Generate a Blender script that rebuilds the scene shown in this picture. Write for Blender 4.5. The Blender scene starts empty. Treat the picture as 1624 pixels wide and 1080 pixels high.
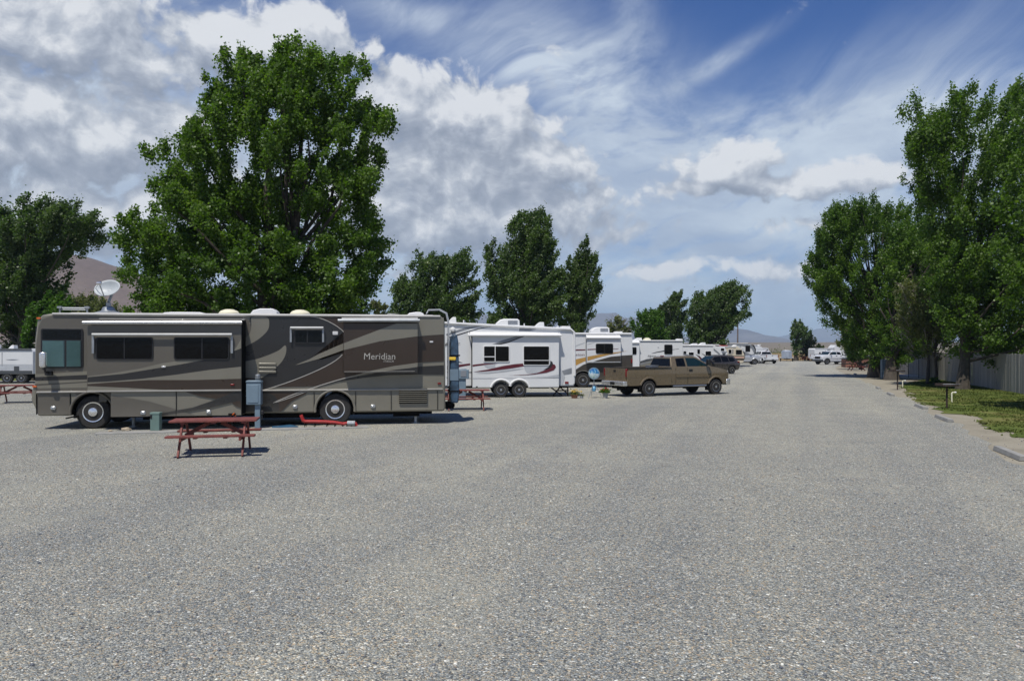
import bpy, bmesh, math, random
import numpy as np
from mathutils import Vector, Matrix, noise
random.seed(7); rng = np.random.default_rng(11)
C = bpy.context.scene; COL = C.collection
R = math.radians
F, H, CX, CY = 1244.0, 2.3, 812.0, 553.0      # focal length in photo pixels, eye height, principal column, horizon row

# ---------------------------------------------------------------- camera
cam_d = bpy.data.cameras.new('camera'); cam = bpy.data.objects.new('camera', cam_d); COL.objects.link(cam)
cam.location = (0, 0, H); cam.rotation_euler = (R(90), 0, 0)
cam_d.sensor_fit = 'HORIZONTAL'; cam_d.sensor_width = 36; cam_d.lens = 36*F/1624
cam_d.shift_y = 13/1624; cam_d.clip_end = 40000; cam_d.clip_start = .05
C.camera = cam
C.view_settings.view_transform = 'Standard'; C.view_settings.look = 'None'
C.view_settings.exposure = 0.0; C.view_settings.gamma = 1.0
try: C.view_settings.use_curve_mapping = False
except Exception: pass
C.cycles.max_bounces = 6; C.cycles.transparent_max_bounces = 8; C.cycles.volume_bounces = 0
C.cycles.sample_clamp_indirect = 6

# ---------------------------------------------------------------- sun
SUN_EL = R(64); SUN_AZ = math.atan2(-.36, -.93)          # azimuth from +Y towards +X
to_sun = Vector((math.sin(SUN_AZ)*math.cos(SUN_EL), math.cos(SUN_AZ)*math.cos(SUN_EL), math.sin(SUN_EL)))
sd = bpy.data.lights.new('sun', 'SUN'); sd.energy = 4.7; sd.angle = R(.53); sd.color = (1, .955, .88)
so = bpy.data.objects.new('sun', sd); COL.objects.link(so)
so.rotation_euler = to_sun.to_track_quat('Z', 'Y').to_euler(); so.location = (-20, -20, 40)

# ---------------------------------------------------------------- node helper
class N:
    """tiny expression builder over a node tree"""
    def __init__(s, nt, dim='3D'): s.nt = nt; s.dim = dim
    def node(s, typ, **kw):
        n = s.nt.nodes.new(typ)
        for k, v in kw.items(): setattr(n, k, v)
        return n
    def put(s, sock, v):
        if isinstance(v, bpy.types.NodeSocket): s.nt.links.new(v, sock)
        elif v is not None:
            if isinstance(v, (tuple, list)) and len(v) == 3 and sock.type == 'RGBA': v = (*v, 1)
            sock.default_value = v
    def m(s, op, a, b=None, c=None, clamp=False):
        n = s.node('ShaderNodeMath', operation=op); n.use_clamp = clamp
        s.put(n.inputs[0], a)
        if b is not None: s.put(n.inputs[1], b)
        if c is not None: s.put(n.inputs[2], c)
        return n.outputs[0]
    def add(s, a, b): return s.m('ADD', a, b)
    def sub(s, a, b): return s.m('SUBTRACT', a, b)
    def mul(s, a, b): return s.m('MULTIPLY', a, b)
    def rng(s, v, a, b, c=0., d=1., smooth=False):
        n = s.node('ShaderNodeMapRange'); n.interpolation_type = 'SMOOTHSTEP' if smooth else 'LINEAR'
        n.clamp = True
        s.put(n.inputs[0], v)
        for i, x in enumerate((a, b, c, d)): s.put(n.inputs[i+1], x)
        return n.outputs[0]
    def mix(s, f, a, b, blend='MIX'):
        n = s.node('ShaderNodeMix', data_type='RGBA', blend_type=blend)
        s.put(n.inputs[0], f); s.put(n.inputs[6], a); s.put(n.inputs[7], b)
        return n.outputs[2]
    def xyz(s, x, y, z):
        n = s.node('ShaderNodeCombineXYZ')
        for i, v in enumerate((x, y, z)): s.put(n.inputs[i], v)
        return n.outputs[0]
    def sep(s, v):
        n = s.node('ShaderNodeSeparateXYZ'); s.put(n.inputs[0], v); return n.outputs
    def noise(s, vec, scale, detail=4, rough=.55, dist=0., lac=2.):
        n = s.node('ShaderNodeTexNoise'); n.noise_dimensions = s.dim; s.put(n.inputs['Vector'], vec)
        n.inputs['Scale'].default_value = scale; n.inputs['Detail'].default_value = detail
        n.inputs['Roughness'].default_value = rough; n.inputs['Distortion'].default_value = dist
        n.inputs['Lacunarity'].default_value = lac
        return n.outputs['Fac']
    def noisec(s, vec, scale, detail=2):
        n = s.node('ShaderNodeTexNoise'); n.noise_dimensions = s.dim; s.put(n.inputs['Vector'], vec)
        n.inputs['Scale'].default_value = scale; n.inputs['Detail'].default_value = detail
        return n.outputs['Color']
    def voro(s, vec, scale, feature='F1', rand=1.):
        n = s.node('ShaderNodeTexVoronoi', feature=feature); n.voronoi_dimensions = s.dim; s.put(n.inputs['Vector'], vec)
        n.inputs['Scale'].default_value = scale; n.inputs['Randomness'].default_value = rand
        return n.outputs
    def ramp(s, f, stops, interp='LINEAR'):
        n = s.node('ShaderNodeValToRGB'); cr = n.color_ramp; cr.interpolation = interp
        while len(cr.elements) < len(stops): cr.elements.new(.5)
        for e, (p, c) in zip(cr.elements, stops): e.position = p; e.color = (*c, 1)
        s.put(n.inputs[0], f); return n.outputs[0]
    def vmul(s, v, k):
        n = s.node('ShaderNodeVectorMath', operation='MULTIPLY'); s.put(n.inputs[0], v); n.inputs[1].default_value = k
        return n.outputs[0]
    def vadd(s, v, k):
        n = s.node('ShaderNodeVectorMath', operation='ADD'); s.put(n.inputs[0], v); s.put(n.inputs[1], k)
        return n.outputs[0]

# ---------------------------------------------------------------- world: physical sky with clouds by direction
def dirof(px, py):
    x, z = (px-CX)/F, (CY-py)/F
    return math.atan2(x, 1), math.asin(z/math.sqrt(1+x*x+z*z))

W = bpy.data.worlds.new("World"); C.world = W; W.use_nodes = True
W.node_tree.nodes.clear()

# group: (azimuth, elevation) -> density of the cumulus
def cloud_group():
    g = bpy.data.node_groups.new('cumulus_density', 'ShaderNodeTree')
    g.interface.new_socket('P', in_out='INPUT', socket_type='NodeSocketVector')
    g.interface.new_socket('D', in_out='OUTPUT', socket_type='NodeSocketFloat')
    n = N(g, '2D'); i = g.nodes.new('NodeGroupInput'); o = g.nodes.new('NodeGroupOutput')
    P = i.outputs[0]; x, y, _ = n.sep(P)
    warp = n.vadd(n.vmul(n.noisec(P, 7, 3), (.09, .06, 0)), (-.045, -.03, 0))
    Pw = n.vadd(P, warp); xw, yw, _ = n.sep(Pw)
    # px, py, rx, ry, weight
    blobs = [(40,60,320,120,.78), (110,215,270,80,.95), (80,330,240,75,.92), (240,260,110,90,.62), (430,80,135,52,1.2), (270,105,110,60,.6), (200,40,180,50,.6),
             (625,160,75,55,1.05), (725,195,150,72,1.15), (640,260,90,90,.9), (800,275,150,70,1.05), (700,350,240,75,1.05), (890,340,130,52,.85),
             (1175,268,80,42,1.05), (1205,296,105,24,.9), (1130,308,70,18,.8), (1345,288,130,34,.85), (965,340,100,34,.7),
             (1270,372,90,22,.52), (570,430,130,34,.55), (1260,432,150,20,.48), (-300,150,260,160,.8), (1010,372,110,20,.50), (130,455,180,30,.5), (1045,425,90,18,.55)]
    tot = None
    for px, py, rx, ry, w in blobs:
        a, e = dirof(px, py); k = 1/F
        dx = n.mul(n.sub(xw, a), 1/(rx*k)); dy = n.mul(n.sub(yw, e), 1/(ry*k))
        r2 = n.add(n.mul(dx, dx), n.mul(dy, dy))
        t = n.mul(n.m('EXPONENT', n.mul(r2, -.9)), w)
        tot = t if tot is None else n.m('MAXIMUM', tot, t) if w < .4 else n.m('SMOOTH_MAX', tot, t, .12)
    f1 = n.noise(n.vmul(Pw, (1, 1.35, 1)), 12, 8, .64)
    f2 = n.voro(n.vadd(P, n.vmul(n.noisec(P, 26, 2), (.05, .05, 0))), 30, 'F1')[0]
    d = n.add(tot, n.mul(n.sub(f1, .5), 1.25)); d = n.sub(d, n.mul(n.sub(f2, .4), .34))
    g.links.new(d, o.inputs[0]); return g

def build_world():
    nt = W.node_tree; n = N(nt, '2D')
    tc = n.node('ShaderNodeTexCoord').outputs['Generated']
    x, y, z = n.sep(tc)
    az = n.m('ARCTAN2', x, y); el = n.m('ARCSINE', z)
    P = n.xyz(az, el, 0.0)
    sky = n.node('ShaderNodeTexSky', sky_type='NISHITA'); sky.sun_disc = False
    sky.sun_elevation = SUN_EL; sky.sun_rotation = SUN_AZ; sky.altitude = 1300
    sky.air_density = 1.0; sky.dust_density = .6; sky.ozone_density = 2.0
    base = n.mix(1.0, sky.outputs[0], (.070, .085, .096), 'MULTIPLY')
    base = n.mix(1.0, base, n.ramp(n.rng(el, 0., .45), [(0, (.86, .92, 1.06)), (.2, (.82, .90, 1.06)), (1, (.34, .60, 1.0))]), 'MULTIPLY')
    # high thin veil, streaked along a diagonal
    ca, sa = math.cos(.45), math.sin(.45)
    u = n.add(n.mul(az, ca), n.mul(el, sa)); v = n.sub(n.mul(el, ca), n.mul(az, sa))
    wv = n.noisec(P, 2.5, 3)
    S = n.vadd(n.xyz(n.mul(u, 1.6), n.mul(v, 4.6), .3), n.vmul(wv, (.55, .55, 0)))
    st = n.noise(S, 2.6, 6, .62)
    st2 = n.noise(n.vadd(n.xyz(n.mul(u, 3.), n.mul(v, 9.), 5.), n.vmul(wv, (1.6, 1.6, 0))), 4, 4, .62)
    def blob(px, py, rx, ry, tilt=0.):
        a, e = dirof(px, py); dx = n.sub(az, a); dy = n.sub(el, e); c_, s_ = math.cos(tilt), math.sin(tilt)
        d1 = n.mul(n.add(n.mul(dx, c_), n.mul(dy, s_)), F/rx); d2 = n.mul(n.sub(n.mul(dy, c_), n.mul(dx, s_)), F/ry)
        return n.m('EXPONENT', n.mul(n.add(n.mul(d1, d1), n.mul(d2, d2)), -1.))
    low = n.rng(el, dirof(812, 150)[1], dirof(812, 265)[1]*1.0, 0., 1., True)     # reversed range: 1 low in the sky
    a_cov = n.add(n.mul(low, 1.02), n.mul(blob(915, 125, 150, 85, -.35), 1.0))
    for b, wgt in (((1010,30,30,60,.2), .4), ((1130,105,85,13,.45), .55), ((640,20,75,22,-.1), .6), ((1330,135,190,50,.25), .28),
                   ((1560,60,150,90,.2), .10), ((1500,160,200,60,.15), .4), ((150,60,360,130,0), .6), ((60,330,420,190,0), .5), ((780,110,120,60,0), .18)):
        a_cov = n.add(a_cov, n.mul(blob(*b), wgt))
    veil = n.m('MULTIPLY', a_cov, n.add(n.rng(st, .28, .62, .58, 1.15), n.mul(n.sub(st2, .5), 1.5)), None, True)
    veil = n.mul(veil, n.rng(z, -.02, .02))
    veilcol = n.ramp(n.rng(el, 0., .42), [(0, (.43, .53, .68)), (.35, (.49, .58, .71)), (1, (.53, .61, .74))])
    soft = n.noise(n.vadd(n.xyz(n.mul(az, 1.), n.mul(el, 2.6), 0.), n.vmul(wv, (.2, .3, 0))), 5.5, 5, .58)
    veilcol = n.mix(1.0, veilcol, n.mix(n.rng(soft, .36, .66), (.84, .86, .90), (1.22, 1.19, 1.12)), 'MULTIPLY')
    col = n.mix(n.mul(veil, .94), base, veilcol)
    # cumulus with light from the upper left
    g = cloud_group()
    def dens(v):
        q = n.node('ShaderNodeGroup'); q.node_tree = g; n.put(q.inputs[0], v); return q.outputs[0]
    d0 = dens(P); d1 = dens(n.vadd(P, (-.008, .026, 0)))
    alpha = n.rng(d0, .32, .60, 0., 1., True)
    thick = n.rng(d0, .35, 1.5)
    relief = n.mul(n.sub(d0, d1), 1.2)
    lit = n.add(n.add(.60, relief), n.mul(thick, -.08))
    ccol = n.ramp(n.rng(lit, .1, 1.02), [(0, (.27, .31, .39)), (.35, (.36, .40, .48)), (.62, (.50, .54, .61)), (1, (.80, .82, .85))])
    col = n.mix(n.mul(alpha, .93), col, ccol)
    bg = n.node('ShaderNodeBackground'); n.put(bg.inputs[0], col); bg.inputs[1].default_value = 1.0
    out = n.node('ShaderNodeOutputWorld'); nt.links.new(bg.outputs[0], out.inputs[0])
build_world()
W.cycles.sampling_method = 'MANUAL'; W.cycles.sample_map_resolution = 512

# ---------------------------------------------------------------- materials
MATS = {}
def mat(name, col=(.5, .5, .5), rough=.5, metal=0., var=.10, vs=3., bump=0., bs=40., spec=.5, coat=0., dirt=None):
    if name in MATS: return MATS[name]
    m = bpy.data.materials.new(name); m.use_nodes = True; nt = m.node_tree; n = N(nt)
    b = nt.nodes['Principled BSDF']; co = n.node('ShaderNodeTexCoord').outputs['Object']
    f = n.noise(co, vs, 5, .6)
    c = n.mix(n.rng(f, .3, .7), tuple(x*(1-var) for x in col), tuple(min(1, x*(1+var)) for x in col))
    if dirt:
        z = n.sep(co)[2]; k = n.rng(n.add(z, n.mul(n.noise(co, 1.1, 4), .5)), dirt[1], .45, 0., dirt[2])
        c = n.mix(k, c, dirt[0])
    n.put(b.inputs['Base Color'], c); b.inputs['Metallic'].default_value = metal
    n.put(b.inputs['Roughness'], n.rng(n.noise(co, vs*2.3, 4), .3, .7, max(0, rough-.06), min(1, rough+.08)))
    b.inputs['Specular IOR Level'].default_value = spec; b.inputs['Coat Weight'].default_value = coat
    if bump:
        bp = n.node('ShaderNodeBump'); bp.inputs['Strength'].default_value = bump; bp.inputs['Distance'].default_value = .02
        n.put(bp.inputs['Height'], n.noise(co, bs, 5, .6)); nt.links.new(bp.outputs[0], b.inputs['Normal'])
    MATS[name] = m; return m
DUST = (.30, .27, .22)
taupe = mat('taupe_paint', (.118, .107, .087), .34, .2, .05, 1.5, coat=.2, dirt=(DUST, 1.0, .25))
taupe_d = mat('dark_taupe_paint', (.080, .073, .061), .34, .2, .05, 1.5, coat=.2, dirt=(DUST, 1.0, .25))
tan = mat('tan_paint', (.200, .187, .148), .34, .2, .05, 1.5, coat=.2, dirt=(DUST, 1.0, .25))
charc = mat('charcoal_paint', (.027, .026, .025), .32, .2, .08, 1.5, coat=.2, dirt=(DUST, 1.0, .2))
brown = mat('brown_paint', (.044, .030, .021), .32, .2, .08, 1.5, coat=.2, dirt=(DUST, 1.0, .2))
pale = mat('pale_line_paint', (.36, .345, .31), .4)
white = mat('white_gelcoat', (.64, .65, .65), .38, 0, .03, 1.2, spec=.4, dirt=(DUST, .8, .25))
whiteb = mat('white_trim', (.70, .70, .69), .45, 0, .04)
cream = mat('cream_plastic', (.72, .68, .50), .5, 0, .06)
aged = mat('aged_white', (.50, .50, .48), .5, 0, .1)
ltgrey = mat('light_grey_paint', (.42, .44, .46), .4)
midgrey = mat('mid_grey_paint', (.20, .215, .235), .4)
dkgrey = mat('dark_grey_paint', (.06, .065, .07), .4)
maroon = mat('maroon_paint', (.10, .012, .02), .35)
gold = mat('gold_paint', (.42, .24, .06), .35)
dkbrown = mat('dark_brown_paint', (.052, .045, .036), .35, dirt=(DUST, 1.0, .2))
redp = mat('red_paint', (.42, .03, .025), .4)
black = mat('black_trim', (.012, .012, .013), .45)
blackm = mat('matte_black', (.008, .008, .008), .9, spec=.1)
rubber = mat('tyre_rubber', (.024, .023, .022), .85, 0, .3, 8, .3, 60)
glass = mat('dark_window_glass', (.004, .0045, .005), .05, 0, 0, spec=.22)
glass_t = mat('tinted_cab_glass', (.007, .019, .020), .05, 0, 0, spec=.5)
chrome = mat('chrome', (.74, .74, .73), .22, .75, .03)
alu = mat('aluminium', (.55, .56, .57), .32, 1., .08)
steel = mat('galvanised_steel', (.35, .37, .38), .5, .7, .12)
lampred = mat('red_lens', (.16, .007, .007), .2)
lampor = mat('amber_lens', (.55, .10, .01), .25)
lampw = mat('clear_lens', (.6, .6, .6), .1)
concrete = mat('weathered_concrete', (.27, .265, .245), .85, 0, .22, 3, .5, 30)
conc_new = mat('pale_concrete', (.55, .54, .51), .85, 0, .12, 2, .3, 30)
redwood = mat('barn_red_wood', (.175, .048, .038), .7, 0, .28, 6, .4, 30)
pedblue = mat('blue_grey_enamel', (.15, .21, .26), .45, 0, .10, 4)
pedgreen = mat('green_grey_plastic', (.13, .20, .175), .55, 0, .1, 4)
hosered = mat('red_hose', (.36, .02, .018), .5, 0, .2, 6)
hoseblue = mat('blue_plastic', (.03, .10, .18), .4)
tarp = mat('blue_vinyl', (.040, .075, .12), .45, 0, .75, 5, .5, 12)
yellow = mat('yellow_plastic', (.75, .50, .04), .5)
rustm = mat('rusty_steel', (.05, .034, .026), .8, .2, .3, 9)
pvc = mat('yellowed_pvc', (.70, .68, .52), .5)
terra = mat('terracotta', (.26, .12, .07), .8)
greypot = mat('grey_plastic_pot', (.30, .31, .31), .7)
tantruck = mat('metallic_tan_paint', (.180, .140, .086), .28, .3, .03, 2, coat=.35, dirt=(DUST, .7, .15))
wtruck = mat('white_truck_paint', (.62, .63, .64), .3, 0, .03, coat=.5, dirt=(DUST, .8, .3))
sltruck = mat('silver_truck_paint', (.45, .47, .50), .3, .3, .03, coat=.5)
suvpaint = mat('grey_brown_suv_paint', (.085, .076, .068), .28, .5, .04, coat=.6)
beige = mat('beige_gelcoat', (.56, .50, .38), .4, 0, .05)
curtain = mat('teal_curtain', (.25, .37, .36), .6)
brick = mat('red_brown_siding', (.24, .11, .075), .85, 0, .25, 5)
petal = mat('red_petals', (.6, .03, .05), .6)
petaly = mat('yellow_petals', (.7, .45, .05), .6)
rock = mat('tan_rock', (.34, .28, .20), .9, 0, .3, 6, .6, 20)

def make_wood():
    m = bpy.data.materials.new('weathered_fence_wood'); m.use_nodes = True; nt = m.node_tree; n = N(nt)
    b = nt.nodes['Principled BSDF']; co = n.node('ShaderNodeTexCoord').outputs['Object']
    x, y, z = n.sep(co)
    bd = n.noise(n.xyz(n.m('FLOOR', n.mul(x, 7.1)), 0., 0.), 3.1, 0)
    gr = n.noise(n.xyz(n.mul(x, 30), n.mul(y, 30), n.mul(z, 1.4)), 1.0, 5, .6)
    c = n.mix(gr, (.20, .19, .17), (.46, .44, .40))
    c = n.mix(1.0, c, n.mix(n.rng(bd, .35, .65), (.7, .7, .68), (1.12, 1.1, 1.06)), 'MULTIPLY')
    n.put(b.inputs['Base Color'], c); b.inputs['Roughness'].default_value = .9
    return m
fencewood = make_wood()
tanwood = mat('tan_fence_wood', (.40, .30, .17), .9, 0, .15, .6)

def make_disc():
    m = bpy.data.materials.new('painted_sky_disc'); m.use_nodes = True; nt = m.node_tree; n = N(nt)
    b = nt.nodes['Principled BSDF']; co = n.node('ShaderNodeTexCoord').outputs['Object']
    x, y, z = n.sep(co)
    f = n.add(n.noise(co, 4.2, 4, .6, 1.), n.mul(z, -.35))
    c = n.ramp(f, [(.34, (.015, .08, .26)), (.48, (.05, .24, .42)), (.55, (.50, .56, .58)), (.66, (.22, .36, .30))])
    n.put(b.inputs['Base Color'], c); b.inputs['Roughness'].default_value = .3; return m
discm = make_disc()

# ---------------------------------------------------------------- object helpers
def tagset(o, label=None, cat=None, group=None, kind=None):
    if label: o['label'] = label
    if cat: o['category'] = cat
    if group: o['group'] = group
    if kind: o['kind'] = kind
    return o
def thing(name, label, cat, loc=(0, 0, 0), rz=0., group=None):
    o = bpy.data.objects.new(name, None); COL.objects.link(o); o.location = loc; o.rotation_euler = (0, 0, rz)
    o.empty_display_size = .3
    return tagset(o, label, cat, group)
def copy_tree(o, parent=None):
    c = o.copy(); COL.objects.link(c); c.parent = parent
    for ch in list(o.children): copy_tree(ch, c)
    return c

class MB:
    def __init__(s): s.v = []; s.f = []; s.m = []; s.M = None
    def av(s, p):
        p = Vector(p)
        if s.M is not None: p = s.M @ p
        s.v.append(tuple(p)); return len(s.v)-1
    def poly(s, pts, m=0):
        s.f.append([s.av(p) for p in pts]); s.m.append(m); return s
    def box(s, x0, y0, z0, x1, y1, z1, m=0):
        i = [s.av(p) for p in ((x0,y0,z0),(x1,y0,z0),(x1,y1,z0),(x0,y1,z0),(x0,y0,z1),(x1,y0,z1),(x1,y1,z1),(x0,y1,z1))]
        for q in ((0,3,2,1),(4,5,6,7),(0,1,5,4),(1,2,6,5),(2,3,7,6),(3,0,4,7)):
            s.f.append([i[k] for k in q]); s.m.append(m)
        return s
    def beam(s, a, b, w, d, m=0, up=(0, 0, 1)):
        """rectangular bar from a to b; w across, d along up"""
        a, b = Vector(a), Vector(b); t = (b-a).normalized(); u = Vector(up)
        x = t.cross(u)
        if x.length < 1e-4: x = t.cross(Vector((0, 1, 0)))
        x.normalize(); y = x.cross(t).normalized()
        q = [(-1,-1),(1,-1),(1,1),(-1,1)]
        A = [s.av(a+x*(i*w/2)+y*(j*d/2)) for i, j in q]; B = [s.av(b+x*(i*w/2)+y*(j*d/2)) for i, j in q]
        s.f += [A[::-1], B] + [[A[k], A[(k+1)%4], B[(k+1)%4], B[k]] for k in range(4)]; s.m += [m]*6
        return s
    def prism(s, out, y0, y1, m=0, mr=None):
        """outline in (x,z), extruded from y0 to y1"""
        n = len(out); A = [s.av((p[0], y0, p[1])) for p in out]; B = [s.av((p[0], y1, p[1])) for p in out]
        s.f += [A, B[::-1]]; s.m += [m, m]
        for k in range(n):
            s.f.append([A[(k+1)%n], A[k], B[k], B[(k+1)%n]])
            s.m.append(mr(out[k], out[(k+1)%n]) if mr else m)
        return s
    def tube(s, pts, r, m=0, n=8, cap=True):
        pts = [Vector(p) for p in pts]; rs = r if isinstance(r, (list, tuple)) else [r]*len(pts); rings = []
        prevx = None
        for k, p in enumerate(pts):
            t = (pts[min(k+1, len(pts)-1)]-pts[max(k-1, 0)]).normalized()
            if prevx is None:
                x = t.cross(Vector((0, 0, 1)))
                if x.length < .05: x = t.cross(Vector((0, 1, 0)))
            else: x = prevx - t*prevx.dot(t)
            x.normalize(); prevx = x; y = t.cross(x)
            rings.append([s.av(p + (x*math.cos(2*math.pi*q/n)+y*math.sin(2*math.pi*q/n))*rs[k]) for q in range(n)])
        for a, b in zip(rings, rings[1:]):
            for q in range(n): s.f.append([a[q], a[(q+1)%n], b[(q+1)%n], b[q]]); s.m.append(m)
        if cap: s.f += [rings[0][::-1], rings[-1]]; s.m += [m, m]
        return s
    def lathe(s, prof, c, axis='y', m=0, n=24, close=False, ms=None):
        """profile of (radius, offset along axis)"""
        c = Vector(c); rings = []
        for r, o in prof:
            ring = []
            for q in range(n):
                a = 2*math.pi*q/n; ca, sa = math.cos(a)*r, math.sin(a)*r
                d = {'y': (ca, o, sa), 'z': (ca, sa, o), 'x': (o, ca, sa)}[axis]
                ring.append(s.av(c+Vector(d)))
            rings.append(ring)
        for k, (a, b) in enumerate(zip(rings, rings[1:])):
            for q in range(n):
                s.f.append([a[q], a[(q+1)%n], b[(q+1)%n], b[q]]); s.m.append(ms[k] if ms else m)
        if not close:
            s.f += [rings[0][::-1], rings[-1]]; s.m += [ms[0] if ms else m, ms[-1] if ms else m]
        return s
    def slab(s, out, wf, zc=(), uc=(), m=0, arch=(), mdark=1, inner=None):
        """body from a side outline; half width wf(u,z). arch=(u,z,r) rims get material mdark"""
        bm = bmesh.new(); bm.faces.new([bm.verts.new((p[0], 0, p[1])) for p in out])
        for z in zc: bmesh.ops.bisect_plane(bm, geom=bm.verts[:]+bm.edges[:]+bm.faces[:], plane_co=(0, 0, z), plane_no=(0, 0, 1))
        for u in uc: bmesh.ops.bisect_plane(bm, geom=bm.verts[:]+bm.edges[:]+bm.faces[:], plane_co=(u, 0, 0), plane_no=(1, 0, 0))
        bm.verts.ensure_lookup_table(); bm.verts.index_update()
        P = [(v.co.x, v.co.z) for v in bm.verts]; Fc = [[v.index for v in f.verts] for f in bm.faces]
        E = [(e.verts[0].index, e.verts[1].index) for e in bm.edges if len(e.link_faces) == 1]; bm.free()
        sides = [(lambda u, z: -wf(u, z), lambda u, z: wf(u, z))] if inner is None else \
            [(lambda u, z: -wf(u, z), lambda u, z: -inner(u, z)), (lambda u, z: inner(u, z), lambda u, z: wf(u, z))]
        for fa, fb in sides:
            A = [s.av((u, fa(u, z), z)) for u, z in P]; B = [s.av((u, fb(u, z), z)) for u, z in P]
            for f in Fc: s.f += [[A[i] for i in f], [B[i] for i in f][::-1]]; s.m += [m, m]
            for a, b in E:
                mu, mz = (P[a][0]+P[b][0])/2, (P[a][1]+P[b][1])/2
                dk = any(abs(math.hypot(mu-q[0], mz-q[1])-q[2]) < .05 for q in arch)
                s.f.append([A[a], A[b], B[b], B[a]]); s.m.append(mdark if dk else m)
        return s
    def build(s, name, mats, parent=None, bevel=0., label=None, sharp=35, recalc=True, seg=2):
        me = bpy.data.meshes.new(name); me.from_pydata(s.v, [], s.f)
        for m in (mats if isinstance(mats, (list, tuple)) else [mats]): me.materials.append(m)
        me.polygons.foreach_set('material_index', s.m)
        if recalc:
            bm = bmesh.new(); bm.from_mesh(me); bmesh.ops.recalc_face_normals(bm, faces=bm.faces); bm.to_mesh(me); bm.free()
        me.polygons.foreach_set('use_smooth', [True]*len(me.polygons)); me.set_sharp_from_angle(angle=R(sharp))
        o = bpy.data.objects.new(name, me); COL.objects.link(o)
        if parent: o.parent = parent
        if bevel:
            b = o.modifiers.new('bevel', 'BEVEL'); b.width = bevel; b.segments = seg; b.limit_method = 'ANGLE'; b.angle_limit = R(38)
        if label: o['label'] = label
        return o

def gp(px, py, z=0.):
    """point of the ground seen at a photo pixel"""
    Y = (H-z)*F/(py-CY); return ((px-CX)/F*Y, Y, z)
def at(px, py, Y): return ((px-CX)/F*Y, Y, H+(CY-py)/F*Y)

class Fr:
    """frame of a vehicle: centre of its footprint and heading"""
    def __init__(s, cx, cy, ang): s.c = Vector((cx, cy)); s.a = ang; s.u = Vector((math.cos(ang), math.sin(ang))); s.n = Vector((-math.sin(ang), math.cos(ang)))
    def uz(s, px, py, v):
        d = Vector(((px-CX)/F, 1)); P = s.c+s.n*v; t = P.dot(s.n)/d.dot(s.n)
        return ((d*t-s.c).dot(s.u), H+t*(CY-py)/F)

def text_mesh(mb, txt, u0, z0, u1, z1, v, m, shear=0., bold=0.):
    cu = bpy.data.curves.new('t', 'FONT'); cu.body = txt; cu.offset = bold; cu.resolution_u = 2
    o = bpy.data.objects.new('t', cu); COL.objects.link(o); bpy.context.view_layer.update()
    me = bpy.data.meshes.new_from_object(o.evaluated_get(bpy.context.evaluated_depsgraph_get()))
    xs = [q.co.x for q in me.vertices]; ys = [q.co.y for q in me.vertices]
    sx = (u1-u0)/(max(xs)-min(xs)); sz = (z1-z0)/(max(ys)-min(ys)); mx, my = min(xs), min(ys)
    base = len(mb.v)
    for q in me.vertices: mb.av((u0+(q.co.x-mx)*sx+shear*(q.co.y-my)*sz, v, z0+(q.co.y-my)*sz))
    for p in me.polygons: mb.f.append([base+i for i in p.vertices]); mb.m.append(m)
    bpy.data.objects.remove(o); bpy.data.curves.remove(cu); bpy.data.meshes.remove(me)

def rrect(u0, z0, u1, z1, r, n=4):
    u0, u1 = min(u0, u1), max(u0, u1); z0, z1 = min(z0, z1), max(z0, z1); out = []
    for cx, cz, a0 in ((u1-r, z0+r, -90), (u1-r, z1-r, 0), (u0+r, z1-r, 90), (u0+r, z0+r, 180)):
        for k in range(n+1): a = R(a0+90*k/n); out.append((cx+r*math.cos(a), cz+r*math.sin(a)))
    return out
def arc(cu, cz, r, a0, a1, n=10): return [(cu+r*math.cos(R(a0+(a1-a0)*k/n)), cz+r*math.sin(R(a0+(a1-a0)*k/n))) for k in range(n+1)]
def clip(poly, ax, val, keep):
    """keep part of a 2D polygon with coord[ax]*keep <= val*keep"""
    out = []; n = len(poly)
    for i in range(n):
        a, b = poly[i], poly[(i+1) % n]; da, db = (a[ax]-val)*keep, (b[ax]-val)*keep
        if da <= 0: out.append(a)
        if (da < 0 < db) or (db < 0 < da):
            t = da/(da-db); out.append((a[0]+(b[0]-a[0])*t, a[1]+(b[1]-a[1])*t))
    return out
def cliprect(p, r):
    for ax, v, k in ((0, r[0], -1), (0, r[2], 1), (1, r[1], -1), (1, r[3], 1)):
        if len(p) < 3: return []
        p = clip(p, ax, v, k)
    return p if len(p) > 2 else []
def ribbon(pts, w):
    L, Rr = [], []
    for k, p in enumerate(pts):
        a = pts[max(k-1, 0)]; b = pts[min(k+1, len(pts)-1)]; dx, dz = b[0]-a[0], b[1]-a[1]; l = math.hypot(dx, dz) or 1
        ww = w*(.35 if k in (0, len(pts)-1) else 1)
        L.append((p[0]-dz/l*ww, p[1]+dx/l*ww)); Rr.append((p[0]+dz/l*ww, p[1]-dx/l*ww))
    return L, Rr
def smooth2(pts, n=4):
    """Catmull-Rom through 2D points"""
    out = []
    for i in range(len(pts)-1):
        p0, p1, p2, p3 = pts[max(i-1, 0)], pts[i], pts[i+1], pts[min(i+2, len(pts)-1)]
        for k in range(n):
            t = k/n
            out.append(tuple(.5*((2*p1[j])+(-p0[j]+p2[j])*t+(2*p0[j]-5*p1[j]+4*p2[j]-p3[j])*t*t+(-p0[j]+3*p1[j]-3*p2[j]+p3[j])*t**3) for j in (0, 1)))
    return out+[pts[-1]]

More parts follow.
